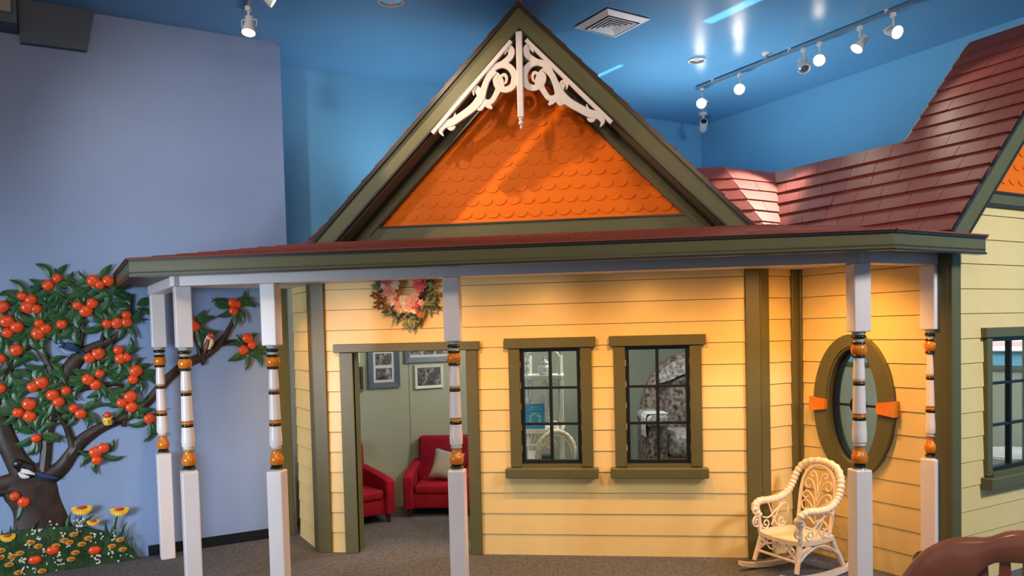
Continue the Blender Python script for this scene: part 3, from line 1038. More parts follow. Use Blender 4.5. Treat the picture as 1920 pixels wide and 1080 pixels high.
br([(0.2246, 1.5594), (0.2967, 1.5822), (0.4007, 1.571)], [9, 8, 6])
br([(0.0736, 1.4741), (0.0798, 1.433), (0.0635, 1.4092)], [9, 8, 5])
br([(-1.3118, 0.5905), (-1.1889, 0.5863), (-1.0784, 0.5989)], [14, 14, 12], y=-.006)
br([(-0.9023, 1.7646), (-0.841, 1.8313), (-0.7653, 1.9139)], [8, 7, 5])

# leaves: shared lens-shaped meshes, dark rim with a lighter middle


def leaf_mesh(name, bend, wide, mats):
    n = 8
    m = MB()
    for lay, (wd, y0, h, t0, t1) in enumerate(((1, 0, .008, 0, 1), (.60, -.006, .005, .10, .92))):
        pts, ws = [], []
        for i in range(n + 1):
            t = t0 + (t1 - t0) * i / n
            pts.append((t, bend * math.sin(PI * t)))
            tt = i / n
            ws.append(max(.004, wide * wd * math.sin(PI * tt ** .8) ** .85))
        m.relief(pts, ws, y0, h / .12, lay, prof=((-1, 0), (0, 1), (1, 0)))
    me = mesh_of(name, m, mats)
    return me


# leaf meshes are one unit long along x and lie in the (x, z) plane
LM = []
for b in (.18, -.18, .06):
    LM.append(leaf_mesh('leaf', b, .30, [M['leaf_dark'], M['leaf_mid']]))
    LM.append(leaf_mesh('leaf', b, .28, [M['leaf_dark'], M['leaf_light']]))
    LM.append(leaf_mesh('leaf', b, .34, [M['leaf_dark'], M['leaf_dark']]))
rnd = random.Random(4)


def leaf(u, z, ang, ln, k, y, parent=None, wide=1):
    T = F_MURAL @ Matrix.Translation((u, y, z)) @ Matrix.Rotation(-ang, 4, 'Y') @ Matrix.Diagonal((ln, .12, ln * wide, 1))
    return place('leaf', LM[k % len(LM)], T, parent or tree)


CL = [(-0.8913, 2.0333), (-0.6134, 2.0209), (-1.0563, 1.8956), (-1.1974, 1.8595), (-0.701, 1.8569), (-0.9836, 1.7397), (-0.8548, 1.7339), (-1.1813, 1.732), (-0.4657, 1.7469), (-0.5527, 1.7405), (-1.1325, 1.5662), (-0.6647, 1.5012), (-0.4937, 1.4794), (-0.7052, 1.3346), (-0.4109, 1.3507), (-1.033, 1.3144), (-0.9116, 1.2212), (-1.229, 1.3252), (-1.0712, 1.157), (-1.1322, 1.1244), (-0.7779, 1.1099), (-0.4535, 1.1649), (-1.0377, 0.9683), (-0.6557, 0.792), (-0.3162, 1.0249), (-1.1287, 0.5305), (0.0287, 1.7031), (0.3146, 1.8515), (0.4109, 1.5162), (-0.6016, 1.3755), (-1.1688, 1.4392), (-0.9644, 1.4302), (-0.796, 1.9703), (-0.9468, 1.8582), (-0.763, 1.7248), (-0.8147, 1.9139), (-0.544, 1.96), (-0.3911, 1.8552), (-1.1772, 1.2379), (-0.8614, 1.3313), (-1.1912, 1.641), (-1.0592, 1.6746), (-0.9655, 1.1684), (-0.5883, 1.2782), (-1.0207, 1.2281), (-0.9795, 1.8398), (-0.9544, 1.6722), (-0.6811, 1.9329), (-1.1384, 1.051), (-1.2272, 1.1496)]
NL = [9, 7, 9, 6, 8, 9, 8, 7, 7, 5, 6, 6, 8, 9, 9, 8, 8, 6, 8, 7, 8, 9, 9, 5, 5, 4, 6, 8, 8, 5, 5, 4, 5, 5, 5, 5, 4, 7, 5, 4, 5, 5, 4, 4, 4, 4, 4, 4, 4, 4]
tot = 0
for (u, z), nl in zip(CL, NL):
    a0 = rnd.uniform(0, 2 * PI)
    for i in range(nl):
        if tot >= 298:
            break
        a = a0 + 2 * PI * i / nl + rnd.uniform(-.25, .25)
        # leaves droop: bend upward directions outwards
        if math.sin(a) > .6:
            a += .35 * (1 if math.cos(a) < 0 else -1)
        ln = rnd.uniform(.115, .16)
        leaf(u + .022 * math.cos(a), z + .022 * math.sin(a), a, ln, rnd.choice((0, 3, 6, 1, 4, 7, 0, 3, 2)), -.02 - .0006 * (tot % 25), wide=rnd.uniform(.95, 1.25))
        tot += 1
# peaches
pm = MB()
n = 12
prof = [(math.sin(PI / 2 * i / 5), math.cos(PI / 2 * i / 5)) for i in range(6)]
vs, fs = [], []
for r_, y in prof:
    for k in range(n):
        t = 2 * PI * k / n
        cre = 1 - .16 * math.exp(-((math.cos(t)) / .25) ** 2) * (1 if math.sin(t) > 0 else .3) * (r_ > .1)
        vs.append((r_ * math.cos(t) * cre, -y * (1 - .10 * math.exp(-((r_ * math.cos(t)) / .16) ** 2)), r_ * math.sin(t) * cre))
for i in range(5):
    for k in range(n):
        l = (k + 1) % n
        fs.append((i * n + k, i * n + l, (i + 1) * n + l, (i + 1) * n + k))
pm.add(vs, fs)
peach = mesh_of('peach', pm, M['peach'], smooth=True)
PE = [(-0.8677, 2.0559), (-0.9246, 2.0069), (-0.6431, 2.0397), (-0.6035, 2.0134), (-0.5477, 2.0407), (-1.0799, 1.9323), (-1.0307, 1.9066), (-1.0517, 1.8551), (-1.0016, 1.8437), (-1.1974, 1.8595), (-0.7507, 1.8647), (-0.6563, 1.8795), (-0.6988, 1.8264), (-0.5668, 1.733), (-0.5045, 1.7359), (-0.4392, 1.7971), (-0.4413, 1.7427), (-1.177, 1.7611), (-1.1742, 1.6808), (-1.1199, 1.7199), (-0.9867, 1.7435), (-0.9498, 1.7057), (-0.9959, 1.6732), (-0.8515, 1.7338), (-1.1296, 1.5624), (-1.2214, 1.5072), (-0.6888, 1.4907), (-0.6334, 1.5193), (-0.5017, 1.5419), (-0.4903, 1.4793), (-0.448, 1.4855), (-1.043, 1.3038), (-0.9909, 1.3307), (-1.233, 1.3035), (-0.705, 1.3384), (-0.6289, 1.3768), (-0.6593, 1.2976), (-0.3918, 1.3852), (-0.4155, 1.3235), (-0.927, 1.2409), (-0.8444, 1.2661), (-0.8933, 1.1899), (-1.0699, 1.1866), (-1.1381, 1.1322), (-1.0703, 1.1013), (-0.8033, 1.1383), (-0.7617, 1.0972), (-0.4381, 1.1992), (-0.496, 1.156), (-0.4341, 1.1204), (-1.0387, 0.9459), (-0.6264, 0.8395), (-0.6787, 0.8136), (-0.6742, 0.7552), (-0.3161, 1.0289), (-1.1807, 0.5594), (-1.1294, 0.5119), (0.0211, 1.7033), (-0.0039, 1.7441), (0.3077, 1.8805), (0.3393, 1.8721), (0.3094, 1.8184), (0.406, 1.6043), (0.4365, 1.549), (0.3703, 1.5133)]
for i, (u, z) in enumerate(PE):
    rr = (.040 + .003 * ((i * 7) % 5 - 2)) * (1 if u < .0 else .92)
    T = F_MURAL @ Matrix.Translation((u, -.034 - .001 * (i % 4), z)) @ Matrix.Rotation(rnd.uniform(-.8, .8), 4, 'Y') @ Matrix.Diagonal((rr, .026, rr, 1))
    place('peach', peach, T, tree)

# ---- birds on the branches (each a relief of its own)
def bird(label, body, bw, head, hr, beak, wing_, ww, tail, tw, legs, mb_, mh_, mw_, mt_, mk_, belly=None, belw=None, mbel=None, y=-.034):
    c = body[len(body) // 2]
    t = empty('bird', F_MURAL @ Vector((c[0], y, c[1] - .06)), A, label=label, cat='bird', group='birds on the painted tree')
    sw = lambda ws: [x[0] * .0040 for x in smooth_curve([(x,) for x in ws], 4)]
    obj('tail', MB().relief(smooth_curve(tail, 4), sw(tw), y, .012), mt_, t, F_MURAL, smooth=True)
    obj('body', MB().relief(smooth_curve(body, 4), sw(bw), y, .024), mb_, t, F_MURAL, smooth=True)
    if belly:
        obj('breast', MB().relief(smooth_curve(belly, 4), sw(belw), y - .012, .02), mbel, t, F_MURAL, smooth=True)
    b = MB()
    b.ball((head[0], y - .012, head[1]), hr, .016, hr, 12, 8)
    obj('head', b, mh_, t, F_MURAL, smooth=True)
    obj('eye', MB().ball((head[0] + (beak[0] - head[0]) * .25, y - .028, head[1] + hr * .2), .004, .003, .004, 8, 6), M['bird_white'], t, F_MURAL)
    obj('beak', MB().tube([(head[0], y - .014, head[1]), (beak[0], y - .014, beak[1])], [hr * .5, .002], 8), mk_, t, F_MURAL)
    obj('wing', MB().relief(smooth_curve(wing_, 4), sw(ww), y - .014, .016), mw_, t, F_MURAL, smooth=True)
    for l in legs:
        obj('leg', MB().tube([(l[0][0], y - .005, l[0][1]), (l[1][0], y - .005, l[1][1])], .003, 6), M['bird_black'], t, F_MURAL)
    return t


Q = lambda *a: a
bird('dark blue bird with pale breast perched high in the painted tree',
     [(-0.8704, 1.5915), (-0.8383, 1.5755), (-0.7931, 1.5552), (-0.7536, 1.5463)], [6, 14, 15, 5], [(-0.8575, 1.5874)][0], .024, [(-0.9032, 1.585)][0],
     [(-0.838, 1.583), (-0.7956, 1.5742), (-0.7465, 1.5575)], [8, 12, 3], [(-0.7667, 1.5505), (-0.721, 1.5262), (-0.6882, 1.5059)], [7, 5, 3], [[(-0.8004, 1.5365), (-0.7884, 1.5058)]],
     M['bird_blue'], M['bird_blue'], M['bird_blue'], M['bird_blue'], M['bird_pale'], [(-0.8648, 1.5688), (-0.8268, 1.5374), (-0.7741, 1.5318)], [4, 8, 3], M['bird_pale'])
bird('black and white long tailed bird on the low thick branch',
     [(-1.1651, 0.7835), (-1.1287, 0.7574), (-1.0926, 0.7163), (-1.0619, 0.6904)], [12, 22, 26, 10], [(-1.1529, 0.7785)][0], .034, [(-1.1873, 0.7747)][0],
     [(-1.1358, 0.7359), (-1.0987, 0.7207), (-1.0553, 0.6972)], [8, 9, 3], [(-1.0803, 0.7074), (-0.9986, 0.6758), (-0.9218, 0.6519)], [13, 9, 5], [[(-1.1065, 0.6843), (-1.1048, 0.6505)]],
     M['bird_black'], M['bird_black'], M['bird_white'], M['bird_blue'], M['bird_black'], [(-1.1489, 0.7225), (-1.125, 0.6938), (-1.0908, 0.6825)], [5, 9, 4], M['bird_white'])
bird('orange and yellow bird with red cap on the long bare branch',
     [(-0.5932, 1.0694), (-0.5876, 1.0379), (-0.5855, 1.0028)], [13, 20, 14], [(-0.593, 1.0733)][0], .026, [(-0.6274, 1.0719)][0],
     [(-0.5627, 1.0555), (-0.5568, 1.0278), (-0.5615, 0.997)], [5, 7, 3], [(-0.5783, 1.01), (-0.5722, 0.9901)], [6, 4], [[(-0.5924, 1.0034), (-0.593, 0.9879)]],
     M['yellow'], M['red'], M['bird_black'], M['bird_black'], M['bird_black'], [(-0.5977, 1.0426), (-0.5922, 1.0072)], [12, 8], M['gold'])
bird('brown finch with red head and cream breast between two posts',
     [(0.1295, 1.6277), (0.116, 1.5749), (0.0948, 1.5264)], [12, 17, 8], [(0.1334, 1.6276)][0], .026, [(0.1649, 1.6392)][0],
     [(0.1132, 1.6036), (0.0998, 1.5549), (0.0825, 1.5064)], [7, 10, 3], [(0.0953, 1.5387), (0.0822, 1.4983)], [6, 4], [[(0.1141, 1.5258), (0.1169, 1.4971)]],
     M['bird_cream'], M['bird_red'], M['bird_brown'], M['bird_brown'], M['bird_black'], [(0.1401, 1.5988), (0.1351, 1.5702), (0.1141, 1.5258)], [6, 9, 5], M['bird_cream'])

# ---- the flower bed below the tree
bed = empty('flower_bed', F_MURAL @ Vector((-.9, -.02, 0)), A, label='relief flower bed of dark grass and yellow daisies below painted tree', cat='mural')
mp = [(-1.3707, 0.2695), (-1.2782, 0.2993), (-1.1843, 0.3223), (-1.09, 0.3196), (-0.9938, 0.3206), (-0.88, 0.3078), (-0.7645, 0.2795), (-0.6642, 0.2375), (-0.5907, 0.1755), (-0.5122, 0.124), (-0.4609, 0.0762), (-0.4313, 0.0117)]
mp = [(mp[0][0], .0)] + [(mp[-1][0] + .01, .0)] + [(p[0], max(p[1], .004)) for p in mp[::-1]]
obj('grass_mound', MB().prism(mp, -.055, -.002), M['grass'], bed, F_MURAL)
blade_m = leaf_mesh('grass_blade', .1, .16, [M['leaf_dark'], M['leaf_mid']])
for (p, q) in [((-0.8667, 0.2293), (-0.8461, 0.4101)), ((-0.7982, 0.2767), (-0.7, 0.3671)), ((-0.7997, 0.2384), (-0.7805, 0.382)), ((-0.7496, 0.2308), (-0.6441, 0.2228)), ((-0.6048, 0.1699), (-0.6334, 0.3189)), ((-0.5571, 0.1428), (-0.4953, 0.2836)), ((-0.5806, 0.1661), (-0.5486, 0.358)), ((-0.53, 0.1189), (-0.4882, 0.1955)), ((-1.1699, 0.2195), (-1.2138, 0.3637)), ((-1.0931, 0.245), (-1.056, 0.371)), ((-0.9814, 0.2278), (-0.9861, 0.3497)), ((-0.9494, 0.2153), (-0.9217, 0.3329)), ((-1.2441, 0.2312), (-1.2609, 0.3447))]:
    (u0, z0), (u1, z1) = p, q
    ln = math.hypot(u1 - u0, z1 - z0)
    T = F_MURAL @ Matrix.Translation((u0, -.05, z0)) @ Matrix.Rotation(-math.atan2(z1 - z0, u1 - u0), 4, 'Y') @ Matrix.Diagonal((ln, .12, ln, 1))
    place('grass_blade', blade_m, T, bed)
rb = random.Random(9)
tuft = MB()
for i in range(260):
    u = rb.uniform(mp[0][0] + .02, mp[1][0] - .02)
    z = rb.uniform(.01, .2)
    hgt = rb.uniform(.04, .09)
    d = rb.uniform(-.02, .02)
    tuft.add([(u - .004, -.056, z), (u + .004, -.056, z), (u + d, -.062, z + hgt)], [(0, 1, 2)])
    tuft.add([(u - .004, -.056, z), (u + d, -.062, z + hgt), (u + d * .5, -.0545, z + hgt * .5)], [(0, 1, 2)])
obj('grass_tufts', tuft, M['leaf_dark'], bed, F_MURAL, kind='stuff')


def daisy(u, z, r, flat, ang, mats, big=False):
    n = 12
    pet = MB()
    ce = MB()
    T = Matrix.Translation((u, -.062, z)) @ Matrix.Rotation(ang, 4, 'Y') @ Matrix.Diagonal((1, 1, flat, 1))
    for k in range(n):
        t = PI * (1.02 + .96 * k / (n - 1)) if big else 2 * PI * k / n
        pts = [(r * .25 * math.cos(t), r * .25 * math.sin(t)), (r * .65 * math.cos(t), r * .65 * math.sin(t)), (r * math.cos(t), r * math.sin(t))]
        b = MB().relief(pts, [r * .22, r * .48, r * .2], 0, .008, prof=((-1, 0), (0, 1), (1, 0)))
        pet.add([T @ Vector(p) for p in b.v], b.f)
    f = obj('flower', pet, mats[0], bed, F_MURAL)
    ce.ball((0, -.006, 0), r * (.55 if big else .42), .008, r * (.22 if big else .36), 10, 6)
    ce.v = [tuple(T @ Vector(p)) for p in ce.v]
    obj('flower_centre', ce, mats[1], f, F_MURAL, smooth=True)


for p, r, fl in [((-0.7819, 0.4322), 17, 0.82), ((-0.5439, 0.3888), 16, 0.82), ((-0.7152, 0.3265), 11, 0.8), ((-1.2319, 0.2997), 12, 0.95)]:
    u, z = p
    daisy(u, z, r * .0040, fl, 0, (M['yellow'], M['red']), True)
for p in [(-0.8394, 0.2482), (-0.9003, 0.2153), (-0.7924, 0.1717), (-0.5492, 0.1652), (-0.603, 0.1264), (-0.5345, 0.0919), (-0.8347, 0.1168), (-0.863, 0.0753), (-1.1658, 0.1667), (-1.0567, 0.198), (-1.1, 0.2311), (-1.231, 0.0993), (-1.1807, 0.0348), (-1.0415, 0.0218), (-0.8681, 0.1951), (-1.2811, 0.1558), (-1.273, 0.2025), (-1.2102, 0.1516), (-0.9506, 0.1851), (-0.7505, 0.2078)]:
    u, z = p
    daisy(u, z, .030, .62, 0, (M['gold'], M['red']))
for p in [(-0.9715, 0.1541), (-0.7136, 0.1128), (-1.0798, 0.1038)]:
    u, z = p
    T = F_MURAL @ Matrix.Translation((u, -.056, z)) @ Matrix.Diagonal((.043, .024, .034, 1))
    place('fallen_peach', peach, T, bed)
bl = MB()
for c, n_ in [((-1.0662, 0.2785), 9), ((-1.0583, 0.3149), 5), ((-0.8922, 0.2523), 8), ((-0.7963, 0.3226), 9), ((-0.7974, 0.2958), 8), ((-0.726, 0.2273), 6), ((-0.9285, 0.0862), 9), ((-0.9459, 0.0624), 8), ((-0.7059, 0.0493), 9), ((-0.6999, 0.0288), 6), ((-1.1561, 0.0978), 9), ((-1.1632, 0.0766), 7), ((-1.2164, 0.1526), 5), ((-0.955, 0.3187), 4), ((-0.5894, 0.2068), 6), ((-0.6663, 0.1832), 4), ((-0.601, 0.0908), 5), ((-1.1264, 0.2052), 5), ((-1.0805, 0.0097), 5), ((-1.0428, 0.1467), 4), ((-0.885, 0.1862), 4), ((-0.9976, 0.0711), 3), ((-0.5748, 0.0472), 3), ((-0.4902, 0.0531), 3), ((-1.2671, 0.1979), 4)]:
    u, z = c
    for i in range(n_):
        du, dz = rb.gauss(0, .014), rb.gauss(0, .026)
        if not (.01 < z + dz):
            dz = abs(dz)
        r = rb.uniform(.004, .008)
        ring_ = []
        for k in range(10):
            t = PI * k / 5 + i
            q = r * (1.5 if k % 2 == 0 else .7)
            ring_.append((u + du + q * math.cos(t), -.064, z + dz + q * math.sin(t)))
        c0 = (u + du, -.068, z + dz)
        bl.add(ring_ + [c0], [(k, (k + 1) % 10, 10) for k in range(10)])
obj('white_blossom', bl, M['blossom'], bed, F_MURAL, kind='stuff')

# ------------------------------------------------------------------ wreath above the door
WX, WZ = -1.512, 1.925
wr = empty('flower_wreath', (WX, 5.54, WZ - .2), label='round wreath of pink and cream silk flowers hanging above the doorway', cat='wreath')
rw_ = random.Random(21)
tw = MB()
for k in range(4):
    ph = k * 1.6
    pts = [(WX + (.135 + .014 * math.cos(5 * t + ph)) * math.cos(t), 5.535 + .014 * math.sin(5 * t + ph), WZ + (.135 + .014 * math.cos(5 * t + ph)) * math.sin(t)) for t in [2 * PI * i / 48 for i in range(48)]]
    tw.tube(pts, .008, 6, closed=True)
obj('twig_ring', tw, M['twig'], wr, smooth=True)


def rose_mesh(name, m, layers=4, nper=6):
    mb = MB()
    for L in range(layers):
        rad = 1 - L * .22
        for k in range(nper):
            t = 2 * PI * (k + .5 * (L % 2)) / nper
            w_ = .62 * rad
            c, s = math.cos(t), math.sin(t)
            pts = []
            for a, b, y in ((.1, 0, 0), (.55, -.55, -.12), (.95, -.38, -.16), (1.05, 0, -.1), (.95, .38, -.16), (.55, .55, -.12), (.55, 0, .05)):
                x, z = a * rad, b * w_
                pts.append((x * c - z * s, y * .8 - L * .16, x * s + z * c))
            mb.add(pts, [(0, 1, 6), (1, 2, 6), (2, 3, 6), (3, 4, 6), (4, 5, 6), (5, 0, 6)])
    mb.ball((0, -.55, 0), .16, .16, .16, 8, 6)
    return mesh_of(name, mb, m)


roses = [rose_mesh('flower', M['pk1']), rose_mesh('flower', M['pk2']), rose_mesh('flower', M['pk3'], 3, 7), rose_mesh('flower', M['pk4'], 3, 5)]
spots = []
for dx, dz, r, k in [(0, -.10, .058, 1), (-.045, -.115, .045, 0), (.05, -.085, .045, 0), (.085, -.125, .04, 2), (-.115, .0, .055, 0), (-.09, -.055, .045, 1), (-.125, .055, .04, 2), (-.085, .07, .045, 0), (-.075, .02, .04, 1), (.105, .055, .055, 2), (.075, .085, .045, 1), (.12, .02, .045, 2), (.15, .075, .04, 3), (.095, -.175, .032, 3), (.12, -.185, .026, 3), (-.055, -.075, .026, 2), (-.15, -.02, .035, 0), (-.12, -.085, .034, 0), (.02, -.15, .034, 1), (-.03, -.155, .032, 1), (-.1, .12, .045, 0), (.1, .13, .045, 1), (0, .14, .05, 0), (-.05, .14, .04, 2), (.05, .145, .04, 1), (.145, .11, .04, 3), (-.02, -.075, .036, 1), (.035, -.125, .036, 0), (-.075, -.1, .036, 1), (-.14, .03, .03, 1), (-.06, .045, .034, 1), (.075, -.06, .034, 0), (-.1, -.02, .034, 0), (-.115, .09, .036, 1), (.07, .05, .03, 0), (.12, -.1, .026, 0), (-.03, -.19, .022, 1), (.07, -.165, .024, 1)]:
    T = Matrix.Translation((WX + dx, 5.505 - rw_.uniform(0, .02), WZ + dz)) @ Matrix.Rotation(rw_.uniform(-.5, .5), 4, 'X') @ Matrix.Rotation(rw_.uniform(0, 6), 4, 'Y') @ Matrix.Diagonal((r, r, r, 1))
    place('flower', roses[k], T, wr)
wl = [mesh_of('wreath_leaf', MB().relief([(0, 0), (.3, .06), (.7, .05), (1, 0)], [.05, .4, .32, .02], 0, .1, prof=((-1, 0), (0, 1), (1, 0))), m) for m in (M['wr_leaf'], M['wr_dark'], M['wr_brown'])]
for i in range(280):
    t = rw_.uniform(0, 2 * PI)
    r0 = rw_.uniform(.12, .215) + (.03 if -.9 < t - 5.6 < .9 else 0)
    x, z = WX + r0 * math.cos(t), WZ + r0 * math.sin(t)
    k = 2 if (math.cos(t) < -.6 and -.7 < math.sin(t) < 0) else (1 if rw_.random() < .35 else 0)
    ln = rw_.uniform(.035, .065)
    T = Matrix.Translation((x, 5.52 - rw_.uniform(0, .045), z)) @ Matrix.Rotation(-(t + rw_.uniform(-1.2, 1.2)), 4, 'Y') @ Matrix.Rotation(rw_.uniform(-.6, .6), 4, 'X') @ Matrix.Diagonal((ln, ln, ln, 1))
    place('wreath_leaf', wl[k], T, wr)
for i in range(8):
    t = PI * (1.12 + .05 * rw_.uniform(-1, 1))
    T = Matrix.Translation((WX - .17 - rw_.uniform(0, .05), 5.52, WZ - .05 - rw_.uniform(0, .07))) @ Matrix.Rotation(rw_.uniform(0, 6), 4, 'Y') @ Matrix.Diagonal((.04, .04, .05, 1))
    place('wreath_leaf', wl[2], T, wr)

# ------------------------------------------------------------------ ceiling fittings
# square air diffuser
vcx, vcy = -.005, 6.17
va = math.atan2(5.871 - 6.166, -.044 + .288)
FV = frame(vcx, vcy, va + PI / 2 * 0, 0)
vent = empty('air_diffuser', (vcx, vcy, CEIL - .03), va, label='square white air diffuser set flush in the blue ceiling', cat='vent')
def sqring(m, h0, h1, z0, z1):
    o_ = [(-h0, -h0), (h0, -h0), (h0, h0), (-h0, h0)]
    i_ = [(-h1, -h1), (h1, -h1), (h1, h1), (-h1, h1)]
    vs = [(x, y, z0) for x, y in o_] + [(x, y, z1) for x, y in i_] + [(x, y, z0 + .004) for x, y in o_] + [(x, y, z1 + .004) for x, y in i_]
    fs = []
    for k in range(4):
        j = (k + 1) % 4
        fs += [(k, j, 4 + j, 4 + k), (8 + k, 12 + k, 12 + j, 8 + j), (k, 8 + k, 8 + j, j), (4 + k, 4 + j, 12 + j, 12 + k)]
    return m.add(vs, fs)
VH = .205
obj('vent_frame', sqring(MB(), VH, VH - .05, CEIL - .012, CEIL - .03), M['vent'], vent, FV)
obj('vent_cavity', MB().box(-VH + .02, VH - .02, -VH + .02, VH - .02, CEIL - .006, CEIL - .002), M['vent_dark'], vent, FV)
for k in range(4):
    h = VH - .068 - k * .030
    obj('louvre', sqring(MB(), h, h - .019, CEIL - .034, CEIL - .029), M['vent'], vent, FV)
obj('vent_core', MB().add([(-.028, -.028, CEIL - .034), (.028, -.028, CEIL - .034), (.028, .028, CEIL - .034), (-.028, .028, CEIL - .034), (0, 0, CEIL - .028)], [(0, 1, 2, 3), (0, 1, 4), (1, 2, 4), (2, 3, 4), (3, 0, 4)]), M['vent'], vent, FV)


def can_light(x, y, r, label):
    c = empty('recessed_light', (x, y, CEIL), label=label, cat='ceiling light', group='recessed ceiling lights')
    T = Matrix.Translation((x, y, CEIL))
    obj('trim_ring', MB().lathe([(r, -.001), (r, -.012), (r * .82, -.016), (r * .80, -.004)], 32, 0, T, caps=False), M['fitting'], c, smooth=True)
    obj('reflector', MB().lathe([(r * .80, -.006), (r * .6, -.003), (.001, -.002)], 32, 0, T, caps=False), M['reflector'], c, smooth=True)
    obj('lamp_bulb', MB().lathe([(r * .3, -.0025), (r * .3, -.007), (.001, -.009)], 16, 0, T, caps=False), M['fitting'], c)


can_light(.73, 7.165, .078, 'round recessed ceiling light beside the long lamp track')
can_light(-1.535, 5.46, .092, 'round recessed ceiling light with mirror reflector left of the gable peak')
# sprinkler head
sp = empty('sprinkler_head', (1.31, 7.12, CEIL), label='small white sprinkler head on ceiling by the lamp track', cat='sprinkler')
T = Matrix.Translation((1.31, 7.12, CEIL))
obj('escutcheon', MB().lathe([(.04, -.001), (.034, -.012), (.014, -.016)], 20, 0, T), M['fitting'], sp, smooth=True)
obj('nozzle', MB().lathe([(.012, -.014), (.012, -.03), (.006, -.034), (.006, -.045), (.022, -.047), (.022, -.05)], 14, 0, T), M['chrome'], sp)
# security camera
sc_ = empty('security_camera', (.965, 8.96, 3.9), label='white dome arm security camera in the far ceiling corner', cat='camera')
T = Matrix.Translation((.965, 8.93, 0))
obj('mount_plate', MB().lathe([(.05, CEIL - .002), (.05, CEIL - .02), (.02, CEIL - .03)], 18, 0, T), M['fitting'], sc_, smooth=True)
obj('mount_arm', MB().tube([(.965, 8.93, CEIL - .02), (.965, 8.93, 3.86), (.965, 8.915, 3.83)], .016, 10), M['fitting'], sc_, smooth=True)
cb_ = Matrix.Translation((.965, 8.93, 3.80)) @ Matrix.Rotation(R(62), 4, 'X')
obj('camera_body', MB().lathe(smooth_curve([(.03, -.07), (.042, -.05), (.045, 0), (.044, .06), (.042, .075)], 3), 18, 0, cb_), M['fitting'], sc_, smooth=True)
obj('camera_lens', MB().lathe([(.032, .074), (.032, .079), (.02, .082), (.001, .083)], 18, 0, cb_), M['lens'], sc_, smooth=True)


# lamp tracks
def track_head(parent, x, y, aim, lit=True, energy=0, color=WARM, angle=70, drop=.17, size=1.0):
    top = Vector((x, y, CEIL - .075))
    h = empty('lamp_head', tuple(top), parent=parent)
    obj('adapter', MB().bbox(x - .018, x + .018, y - .018, y + .018, CEIL - .075, CEIL - .041, .004, 1), M['fitting'], h)
    obj('stem', MB().tube([tuple(top), (x, y, CEIL - .075 - drop * .45)], .008, 8), M['fitting'], h)
    piv = Vector((x, y, CEIL - .075 - drop * .62))
    d = (Vector(aim) - piv).normalized()
    q = d.to_track_quat('Z', 'Y').to_matrix().to_4x4()
    T = Matrix.Translation(piv) @ q @ Matrix.Diagonal((size, size, size, 1))
    obj('yoke', MB().tube([T @ Vector((-.05, 0, 0)), T @ Vector((-.052, 0, -.05)), (x, y, CEIL - .075 - drop * .3), T @ Vector((.052, 0, -.05)), T @ Vector((.05, 0, 0))], .005, 6), M['fitting'], h, smooth=True)
    obj('lamp_can', MB().lathe([(.022, -.075), (.03, -.07), (.032, -.03), (.034, -.01), (.047, .03), (.05, .05), (.045, .05), (.036, .02), (.001, .02)], 20, 0, T, caps=False), M['fitting'], h, smooth=True)
    obj('bulb', MB().lathe([(.043, .040), (.038, .046), (.02, .05), (.001, .051)], 18, 0, T, caps=False), M['bulb'] if lit else M['reflector'], h, smooth=True)
    if energy:
        lamp('track_glow', 'SPOT', tuple(piv + d * .056 * size), energy, color, aim, .03, angle=angle, blend=.5)
    return h


te0, te1 = Vector((.794, 7.933, 0)), Vector((2.175, 6.156, 0))
tr = empty('lamp_track', (1.48, 7.05, CEIL), label='long ceiling lamp track with six spotlights above the red brown roof', cat='track lighting')
def rail(parent, p, q):
    o1 = off(p, q, .012)
    r_ = obj('rail', wallbox(p + o1, q + o1, .024, CEIL - .04, CEIL - .016), M['chrome'], parent)
    for t in (.1, .5, .9):
        c = p.lerp(q, t)
        obj('rail_clip', MB().lathe([(.014, CEIL - .03), (.014, CEIL)], 10, 0, Matrix.Translation((c.x, c.y, 0))), M['fitting'], parent)
rail(tr, te0, te1)
def ont(px):   # where along the track
    return te0.lerp(te1, px)
for t, aim, lit, en in ((.035, (.2, 5.2, 2.6), True, 12), (.25, (.4, 4.2, 2.4), True, 12), (.565, (1.6, 5.2, .8), False, 0), (.635, (.6, 3.4, 1.8), True, 16), (.80, (1.04, 6.17, 2.55), True, 420), (.925, (2.7, 4.6, 2.9), True, 25)):
    p = ont(t)
    track_head(tr, p.x, p.y, aim, lit, en, (1, .84, .70), 28 if en == 420 else 80)
tl = empty('lamp_track', (-2.3, 5.1, CEIL), label='ceiling lamp track with bright spotlights at the upper left', cat='track lighting')
rail(tl, Vector((-2.60, 5.40, 0)), Vector((-1.2, 3.6, 0)))
track_head(tl, -2.50, 5.27, (-2.46, 4.95, 2.6), True, 8, WARM, 80)
track_head(tl, -2.16, 4.83, (-.4, 5.77, 2.5), True, 165, (1, .74, .42), 62)
track_head(tl, -1.42, 3.9, (-.55, 5.7, 2.9), True, 40, (1, .80, .58), 50)

# ------------------------------------------------------------------ white wicker rocking chair on the porch
RX, RY, RROT = 1.13, 5.27, R(-56)
FRK = frame(RX, RY, RROT) @ Matrix.Diagonal((1.19, 1.085, 1.085, 1))
rc = empty('rocking_chair', (RX, RY, 0), RROT, label='small white wicker rocking chair with scrollwork back on the porch', cat='chair')
# local frame: front = -y, floor z = 0
seat_poly = [(-.155, -.15), (-.09, -.178), (0, -.188), (.09, -.178), (.155, -.15), (.17, -.05), (.15, .12), (.09, .155), (-.09, .155), (-.15, .12), (-.17, -.05)]
m = MB().zprism(seat_poly, .208, .232)
obj('seat', m, M['wicker'], rc, FRK)


